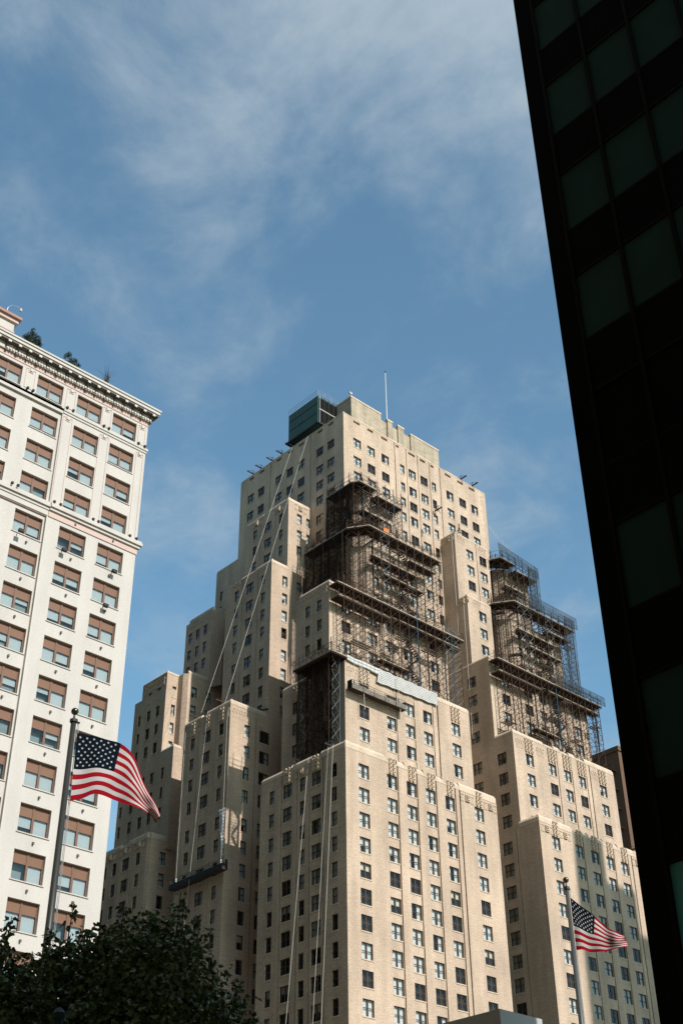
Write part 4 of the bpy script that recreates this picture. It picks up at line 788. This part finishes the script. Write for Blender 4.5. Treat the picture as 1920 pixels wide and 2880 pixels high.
tree('large dark leafy tree below the big flag', x, y, 0, loc_blobs([(0, 0, 5.2, 1.5, 1.5), (.25, -.2, 6.15, 1.05, 1.1), (-.75, .1, 6.2, .75, .95), (.85, 0, 6.35, .55, 1.0), (-1.0, 0, 5.2, .9, 1.2), (1.0, .2, 5.4, .9, 1.2), (.1, 0, 6.8, .6, .8), (.5, -.1, 6.75, .5, .75), (-.45, 0, 6.75, .5, .65), (.55, .3, 3.9, 1.3, 1.0), (-.6, .2, 3.9, 1.3, 1.0), (-.95, 0, 6.6, .3, .55)]), 58000, .08, 5,
     [(rx_*-.83, ry_*-.83, 7.25, .45), (rx_*.7, ry_*.7, 7.3, .6), (rx_*.76, ry_*.76, 7.2, .55), (rx_*-.1, ry_*-.1, 7.3, .35), (rx_*.35, ry_*.35, 7.35, .3), (rx_*.95, ry_*.95, 6.9, .7), (rx_*-1.1, ry_*-1.1, 7.0, .3)])
x, y = atT(-1.75, 18.2)
tree('dark leafy tree cut by the left picture edge', x, y, 0, loc_blobs([(0, 0, 5.2, 1.0, 1.3), (.2, 0, 6.1, .55, .75), (-.4, .2, 6.0, .8, 1.0), (.55, .1, 5.7, .6, .9), (-.2, 0, 4.2, 1.2, 1.0)]), 26000, .08, 8, [(rx_*.28, ry_*.28, 6.6, .6), (rx_*.0, ry_*.0, 6.5, .4)])
x, y = atT(1.95, 20)
tree('lower dark leafy tree beside the shaded front wing', x, y, 0, loc_blobs([(0, 0, 5.2, .8, 1.15), (-.3, 0, 6.15, .4, .75), (-.75, 0, 5.9, .45, .8), (.25, .2, 5.8, .42, .65), (.55, .1, 5.2, .55, .95), (.2, 0, 4.2, .95, 1.0)]), 17000, .08, 11, [(rx_*-.42, ry_*-.42, 6.6, .5)])
def roof_plant(label, x, y, z, blobs, n, m, size, seed):
    o = thing('roof_plant', label, 'plant', group='plants on the white building roof'); place(o, x, y, z); rng = random.Random(seed); mb = MB()
    for b in blobs: mb.tube((0, 0, -3), (b[0], b[1], b[2]), .06, 5, r2=.02)
    mb.build('stem', BARK, o); mb = MB(); leaf_cloud(mb, blobs, n, size, rng); mb.build('foliage', m, o)
    pt = MB(); pt.box(-.8, .8, -.4, .4, -3.6, -2.9); pt.build('planter', CEMENT, o)
LEAF2 = mat('roof plant leaf', (.03, .05, .03), .6, var=.5, scale=(3, 3, 3))
roof_plant('bushy green plant nearest the roof tower on the white building', 51.0, 108, 104.5, [(-.3, 0, .6, .6, .5, .9), (.6, 0, .7, .5, .5, .8), (-.15, 0, 1.6, .3, .3, .6), (-.9, 0, .3, .45, .4, .4), (1.0, 0, .2, .4, .4, .5), (.25, 0, 1.3, .28, .3, .5), (.1, 0, -.3, 1.0, .5, .6)], 2600, LEAF2, .12, 1)
roof_plant('straggly green plant on the white building roof, middle one', 56.4, 108, 104.5, [(-.4, 0, 1.0, .35, .4, .5), (-.8, 0, .6, .25, .3, .4), (.3, 0, .5, .5, .4, .4), (1.0, 0, .1, .35, .4, .4), (.7, 0, .7, .18, .2, .3), (0, 0, -.3, .9, .4, .5)], 1300, LEAF2, .12, 2)
o = thing('roof_plant', 'thin bare twiggy shrub on the white building roof edge', 'plant', group='plants on the white building roof'); place(o, 61.6, 108, 102.2); mb = MB(); rng = random.Random(4)
for k in range(26): a = Vector((rng.gauss(0, .15), rng.gauss(0, .15), 2.4+rng.random())); b = a+Vector((rng.gauss(0, .6), rng.gauss(0, .4), rng.uniform(.4, 1.6))); mb.tube((0, 0, 0), a, .03, 4); mb.tube(a, b, .02, 3, r2=.008)
mb.build('twig', BARK, o)

# ------------------------------------------------------------------ dark tower at the right
dt = thing('dark_glass_tower', 'near black office tower with dark green glass filling the right edge', 'building', (20.8, 14, 0)); DO = Vector((20.8, 14.0, 0))
def dpart(mb, name, mats): mb.v = [(x-DO.x, y-DO.y, z+EYE) for x, y, z in mb.v]; return mb.build(name, mats, dt)
mb = MB(); mb.box(20.95, 32.0, -16, 13.9, -2, 62); dpart(mb, 'core', SPAND)
mb = MB(); mb.box(20.8, 21.1, 13.38, 14.0, -2, 62); dpart(mb, 'corner_panel', SPAND)
FH = 3.9; Z_T = 1.5355*20.8; COLS = 18; CW = 1.5
for r_ in range(-8, 8):
    zt = Z_T+r_*FH; zb = zt-2.28
    for c in range(COLS):
        y1 = 13.38-c*CW; y0 = y1-CW
        near = c < 8
        if not near: continue
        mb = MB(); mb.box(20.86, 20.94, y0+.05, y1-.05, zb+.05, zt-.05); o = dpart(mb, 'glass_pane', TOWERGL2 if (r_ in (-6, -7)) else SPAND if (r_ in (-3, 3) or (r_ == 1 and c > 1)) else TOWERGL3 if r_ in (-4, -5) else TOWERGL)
        mb = MB(); mb.box(20.82, 20.94, y0+.015, y1-.015, zt+.04, zt+FH-2.28-.04); dpart(mb, 'spandrel', SPAND)
    mb = MB(); mb.box(20.81, 20.945, 13.38-8*CW, 13.37, zt-.045, zt+.035); dpart(mb, 'transom', MULL); mb = MB(); mb.box(20.81, 20.945, 13.38-8*CW, 13.37, zb-.035, zb+.045); dpart(mb, 'transom', MULL)
for c in range(9): mb = MB(); y = 13.38-c*CW; mb.box(20.77, 20.949, y-.045, y+.045, -1, 61.5); dpart(mb, 'mullion', MULL)

# ------------------------------------------------------------------ other buildings
bb = thing('brown_brick_building', 'brown brick building glimpsed between the hotel and the dark tower', 'building', (175, 118.4, 0)); BO = Vector((175, 118.4, 0))
mb = MB(); zt = .5357*175; wl = [(y, y+1.2, z, z+1.9) for y in (119.6, 122.2, 124.8, 127.4) for z in [zt-6-3.4*k for k in range(16)]]
facade(mb, frame('L', 175), 118.4, 134, -2, zt, wl, dep=.3); facade(mb, frame('S', 118.4), 175, 195, -2, zt, [(x, x+1.3, z, z+1.9) for x in (176.5, 180, 184, 188) for z in [zt-6-3.4*k for k in range(16)]], dep=.3)
mb.quad([(175, 118.4, zt), (195, 118.4, zt), (195, 134, zt), (175, 134, zt)], (0, 0, 1)); mb.quad([(175, 134, -2), (195, 134, -2), (195, 134, zt), (175, 134, zt)], (0, 1, 0)); mb.quad([(195, 118.4, -2), (195, 134, -2), (195, 134, zt), (195, 118.4, zt)], (1, 0, 0))
mb.v = [(x-BO.x, y-BO.y, z+EYE) for x, y, z in mb.v]; mb.build('wall', [BROWNB, DARKIN], bb)
mb = MB(); mb.box(-.2, 20.2, -.2, 15.8, zt+EYE-.6, zt+EYE+.25); mb.build('coping', BROWNB, bb)
bw = MB(); bw.box(.15, .2, 0, 1.2, 0, 1.9); bw.box(.10, .149, .55, .65, 0, 1.9); bw.box(.1, .149, 0, .55, .9, 1.0); BWM = bw.mesh('window', mat('dull window glass', (.12, .13, .13), .2))
for y in (119.6, 122.2, 124.8, 127.4):
    for k in range(9): link('window', BWM, bb, (0, y-BO.y, zt-6-3.4*k+EYE))
fe = MB()
for k in range(9):
    z = zt-4.2-3.4*k+EYE; fe.box(-1.1, -.02, .8, 5.2, z, z+.06)
    for yy in (.8, 2.2, 3.7, 5.2): fe.tube((-1.1, yy, z), (-1.1, yy, z+1), .03, 4)
    fe.tube((-1.1, .8, z+1), (-1.1, 5.2, z+1), .03, 4); fe.tube((-.6, 1.2, z), (-.6, 4.6, z+3.4), .06, 4)
fe.build('fire_escape', RUST, bb)
pv = thing('metal_canopy', 'plain grey metal clad roof corner at the bottom picture edge', 'canopy', (30, 25.6, 0))
mb = MB(); mb.box(0, 1.9, 0, 9.0, 7.2, 9.638+EYE); mb.build('roof_box', PAV, pv)
for k in range(3): mb = MB(); mb.box(-.012, -.002, 2.2+k*2.2, 2.22+k*2.2, 7.2, 9.6+EYE); mb.build('panel_joint', GREYST, pv)
mb = MB(); mb.box(.4, 1.5, .6, 8.4, 0, 7.2); mb.build('support_wall', PAV, pv)
def plain_tower(label, boxes, m):
    o = thing('unseen_tower', label, 'building', (boxes[0][0], boxes[0][2], 0))
    for x0, x1, y0, y1, h in boxes:
        mb = MB(); mb.box(x0-boxes[0][0], x1-boxes[0][0], y0-boxes[0][2], y1-boxes[0][2], 0, h); mb.build('wall', m, o)
        if h > 20:
            bn = MB()
            for k in range(int(h/4)-1): bn.box(x0-boxes[0][0]-.02, x1-boxes[0][0]+.02, y0-boxes[0][2]-.02, y1-boxes[0][2]+.02, 3+k*4, 5+k*4, 0, 'ud')
            bn.build('window_band', TOWERGL, o)
T_ = math.tan(SUN_EL); sh = lambda z, b, b1=105: z+(b1-b)*T_+EYE
plain_tower('stepped office tower across the avenue whose shadow falls on the right wing', [(144.0, 150.6, 2, 20, sh(66.8, 20)), (150.605, 157.0, 2, 20, sh(60.6, 20)), (157.005, 170, 2, 20, sh(54.4, 20))], CEMENT)
plain_tower('low office block behind the viewer that shades the street trees', [(-30, 19.5, -45, -18, 36)], CEMENT)

# ------------------------------------------------------------------ flags
def flag_mesh(top, bot, az, D, wave, seed):
    """top/bottom edge control points (s, right, up) in the plane through the pole; cloth billows along the view"""
    h = Vector((math.cos(az), math.sin(az), 0)); r = Vector((math.sin(az), -math.cos(az), 0))
    def ev(cp, s):
        for a, b in zip(cp, cp[1:]):
            if s <= b[0]+1e-9:
                t = (s-a[0])/(b[0]-a[0]); return Vector((a[1]+(b[1]-a[1])*t, a[2]+(b[2]-a[2])*t))
        return Vector(cp[-1][1:])
    def sm(cp, s): return (ev(cp, max(0, s-.04))+ev(cp, s)*2+ev(cp, min(1, s+.04)))/4 if 0 < s < 1 else ev(cp, s)
    def pt(s, t):
        p = sm(top, s).lerp(sm(bot, s), t)
        dep = wave*s**.6*(math.sin(9.5*s+1.6*t+seed)*.6+math.sin(17*s-2.5*t+seed*2)*.28+math.sin(4*s+5*t)*.3+math.sin(26*s+9*t+seed)*.10)
        p.y += .05*s*math.sin(11*s+seed)*math.sin(math.pi*t)
        return r*p.x+Vector((0, 0, p.y))+h*dep
    return pt, h
def star(mb, c, ux, uy, n, rad):
    i = len(mb.v)
    mb.v.append(tuple(c+n))
    for k in range(10):
        a = math.pi/2+k*math.pi/5; q = rad if k % 2 == 0 else rad*.4; mb.v.append(tuple(c+ux*q*math.cos(a)+uy*q*math.sin(a)+n))
    for k in range(10): mb.f.append((i, i+1+k, i+1+(k+1) % 10)); mb.m.append(0)
def flag(label, px, py, pz, top, bot, az, D, wave, seed):
    o = thing('flag', label, 'flag', (px, py, pz), 'flags on poles'); pt, h = flag_mesh(top, bot, az, D, wave, seed); NS, NT = 78, 52
    G = [[pt(i/NS, j/NT) for i in range(NS+1)] for j in range(NT+1)]
    for nm, test, m in (('canton', lambda i, j: i < NS*.4 and j < NT*7/13, FBLU), ('red_stripe', lambda i, j: not (i < NS*.4 and j < NT*7/13) and (j*13//NT) % 2 == 0, FRED), ('white_stripe', lambda i, j: not (i < NS*.4 and j < NT*7/13) and (j*13//NT) % 2 == 1, FWHT)):
        if nm == 'canton':
            mb = MB()
            for j in range(NT):
                for i in range(NS):
                    if test(i, j): mb.quad([G[j+1][i], G[j+1][i+1], G[j][i+1], G[j][i]])
            can = weld(mb, nm, m, o)
        else:
            for st in range(13):
                mb = MB()
                for j in range(NT):
                    if j*13//NT != st: continue
                    for i in range(NS):
                        if test(i, j): mb.quad([G[j+1][i], G[j+1][i+1], G[j][i+1], G[j][i]])
                if mb.f: weld(mb, nm, m, o)
    for row in range(9):
        for c in range(6 if row % 2 == 0 else 5):
            s = .4*((c*2+1+(row % 2))/12); t = 7/13*(row+1)/10; p = pt(s, t); ux = (pt(s+.01, t)-pt(s-.01, t)).normalized(); uy = (pt(s, t-.01)-pt(s, t+.01)).normalized(); n = ux.cross(uy).normalized()
            mb = MB()
            for sg in (-.006, .006): star(mb, p, ux, uy, n*sg, .038)
            mb.build('star', FWHT, can)
def weld(mb, name, m, parent):
    idx = {}; vs_ = []; fs_ = []
    for f in mb.f:
        q = []
        for i in f:
            k = tuple(round(x, 5) for x in mb.v[i])
            if k not in idx: idx[k] = len(vs_); vs_.append(mb.v[i])
            q.append(idx[k])
        fs_.append(tuple(q))
    me = bpy.data.meshes.new(name); me.from_pydata(vs_, [], fs_); me.materials.append(m); me.polygons.foreach_set('use_smooth', [True]*len(fs_)); return link(name, me, parent)
def flagpole(label, x, y, top, r0_, r1_, ball, m):
    o = thing('flagpole', label, 'flagpole', (x, y, .14), 'flagpoles'); H = top+EYE-.14
    mb = MB(); mb.tube((0, 0, .3), (0, 0, H-.32), r0_, 20, r2=r1_); mb.build('shaft', m, o, True)
    mb = MB(); mb.lathe([(ball*math.sin(math.pi*k/12), -ball*math.cos(math.pi*k/12)) for k in range(13)], (0, 0, H), 20); mb.build('ball', BALL, o, True)
    mb = MB(); mb.lathe([(0, -.32), (r1_*1.5, -.32), (r1_*1.5, -.24), (r1_*.5, -.2), (.025, -.12), (.025, -.08)], (0, 0, H), 14); mb.tube((0, 0, H-.28), (r1_*2.6, 0, H-.28), .03, 6); mb.build('truck', STEELP, o)
    mb = MB(); mb.lathe([(0, 0), (r0_*2.2, 0), (r0_*2.2, .18), (r0_*1.3, .32), (0, .32)], (0, 0, 0), 18); mb.build('base', STEELP, o)
    mb = MB(); mb.tube((r1_*2.4, 0, H-.3), (r0_*1.5, 0, 1.4), .009, 4); mb.tube((r1_*2.1, .03, H-.3), (r0_*1.4, .03, 1.4), .009, 4); mb.build('halyard', GREYST, o)
az = R(59.87); px, py = 32*math.cos(az), 32*math.sin(az)
flagpole('dark flagpole with ball top in front of the white building', px, py, 15.398, .14, .07, .1, STEELP)
LT = [(0, .125, 14.789), (.19, .653, 14.737), (.4, 1.262, 14.599), (.52, 1.581, 14.374), (.58, 1.72, 14.154), (.7, 1.931, 13.732), (.84, 2.176, 13.181), (.95, 2.378, 12.818), (1, 2.455, 12.632)]
LB = [(0, .15, 12.893), (.15, .44, 12.97), (.28, .718, 13.11), (.4, 1.06, 13.1), (.55, 1.405, 13.02), (.75, 1.867, 12.86), (.9, 2.206, 12.70), (1, 2.339, 12.45)]
flag('large striped flag flying in front of the white building', px, py, 0, [(a, b, c+EYE) for a, b, c in LT], [(a, b, c+EYE) for a, b, c in LB], az, 32, .2, 1.0)
az2 = R(37.13); px2, py2 = 43*math.cos(az2), 43*math.sin(az2)
flagpole('grey flagpole with ball top in front of the right wing of the hotel', px2, py2, 14.521, .14, .065, .1, STEELG)
RT = [(0, .08, 13.93), (.2, .40, 13.62), (.4, .79, 13.28), (.65, 1.186, 12.86), (.85, 1.5, 12.64), (1, 1.70, 12.54)]
RB = [(0, .09, 12.204), (.2, .30, 12.211), (.35, .507, 12.135), (.62, 1.028, 12.11), (.8, 1.296, 12.17), (1, 1.74, 12.25)]
flag('smaller crumpled striped flag in front of the right wing', px2, py2, 0, [(a, b, c+EYE) for a, b, c in RT], [(a, b, c+EYE) for a, b, c in RB], az2, 43, .13, 2.4)
gp = thing('lamp_post', 'dark green post among the leaves at the bottom left', 'lamp post', (*atT(-.57, 16), .14)); mb = MB(); mb.tube((0, 0, 0), (0, 0, 5.35), .07, 10, r2=.055); mb.build('shaft', GPOST, gp); mb = MB(); mb.lathe([(0, 0), (.2, 0), (.2, .3), (.09, .5), (0, .5)], (0, 0, 0), 12); mb.build('base', GPOST, gp); mb = MB(); mb.lathe([(0, 0), (.075, 0), (.085, .06), (.03, .12), (0, .13)], (0, 0, 5.35), 12); mb.build('cap', GPOST, gp)

plain_tower('added unseen slab blocking sky light west of the white office building', [(-75, -18, 38, 100, 245)], CEMENT)  # added out of frame to keep sky light off the shaded walls
plain_tower('added hidden block cutting sky light behind the white office building', [(-60, 58, 145, 225, 132)], BROWNB)  # added mass, height set to darken the hotel's left faces
plain_tower('added unseen slab blocking sky light west of the viewer', [(-95, -24, -42, 34, 200)], CEMENT)  # added unseen; cuts off the western sky to deepen wall shade
plain_tower('added unseen block cutting sky light beside the white office building', [(-60, 19.5, 105, 135, 165)], BROWNB)  # added out of view so the left faces receive less sky
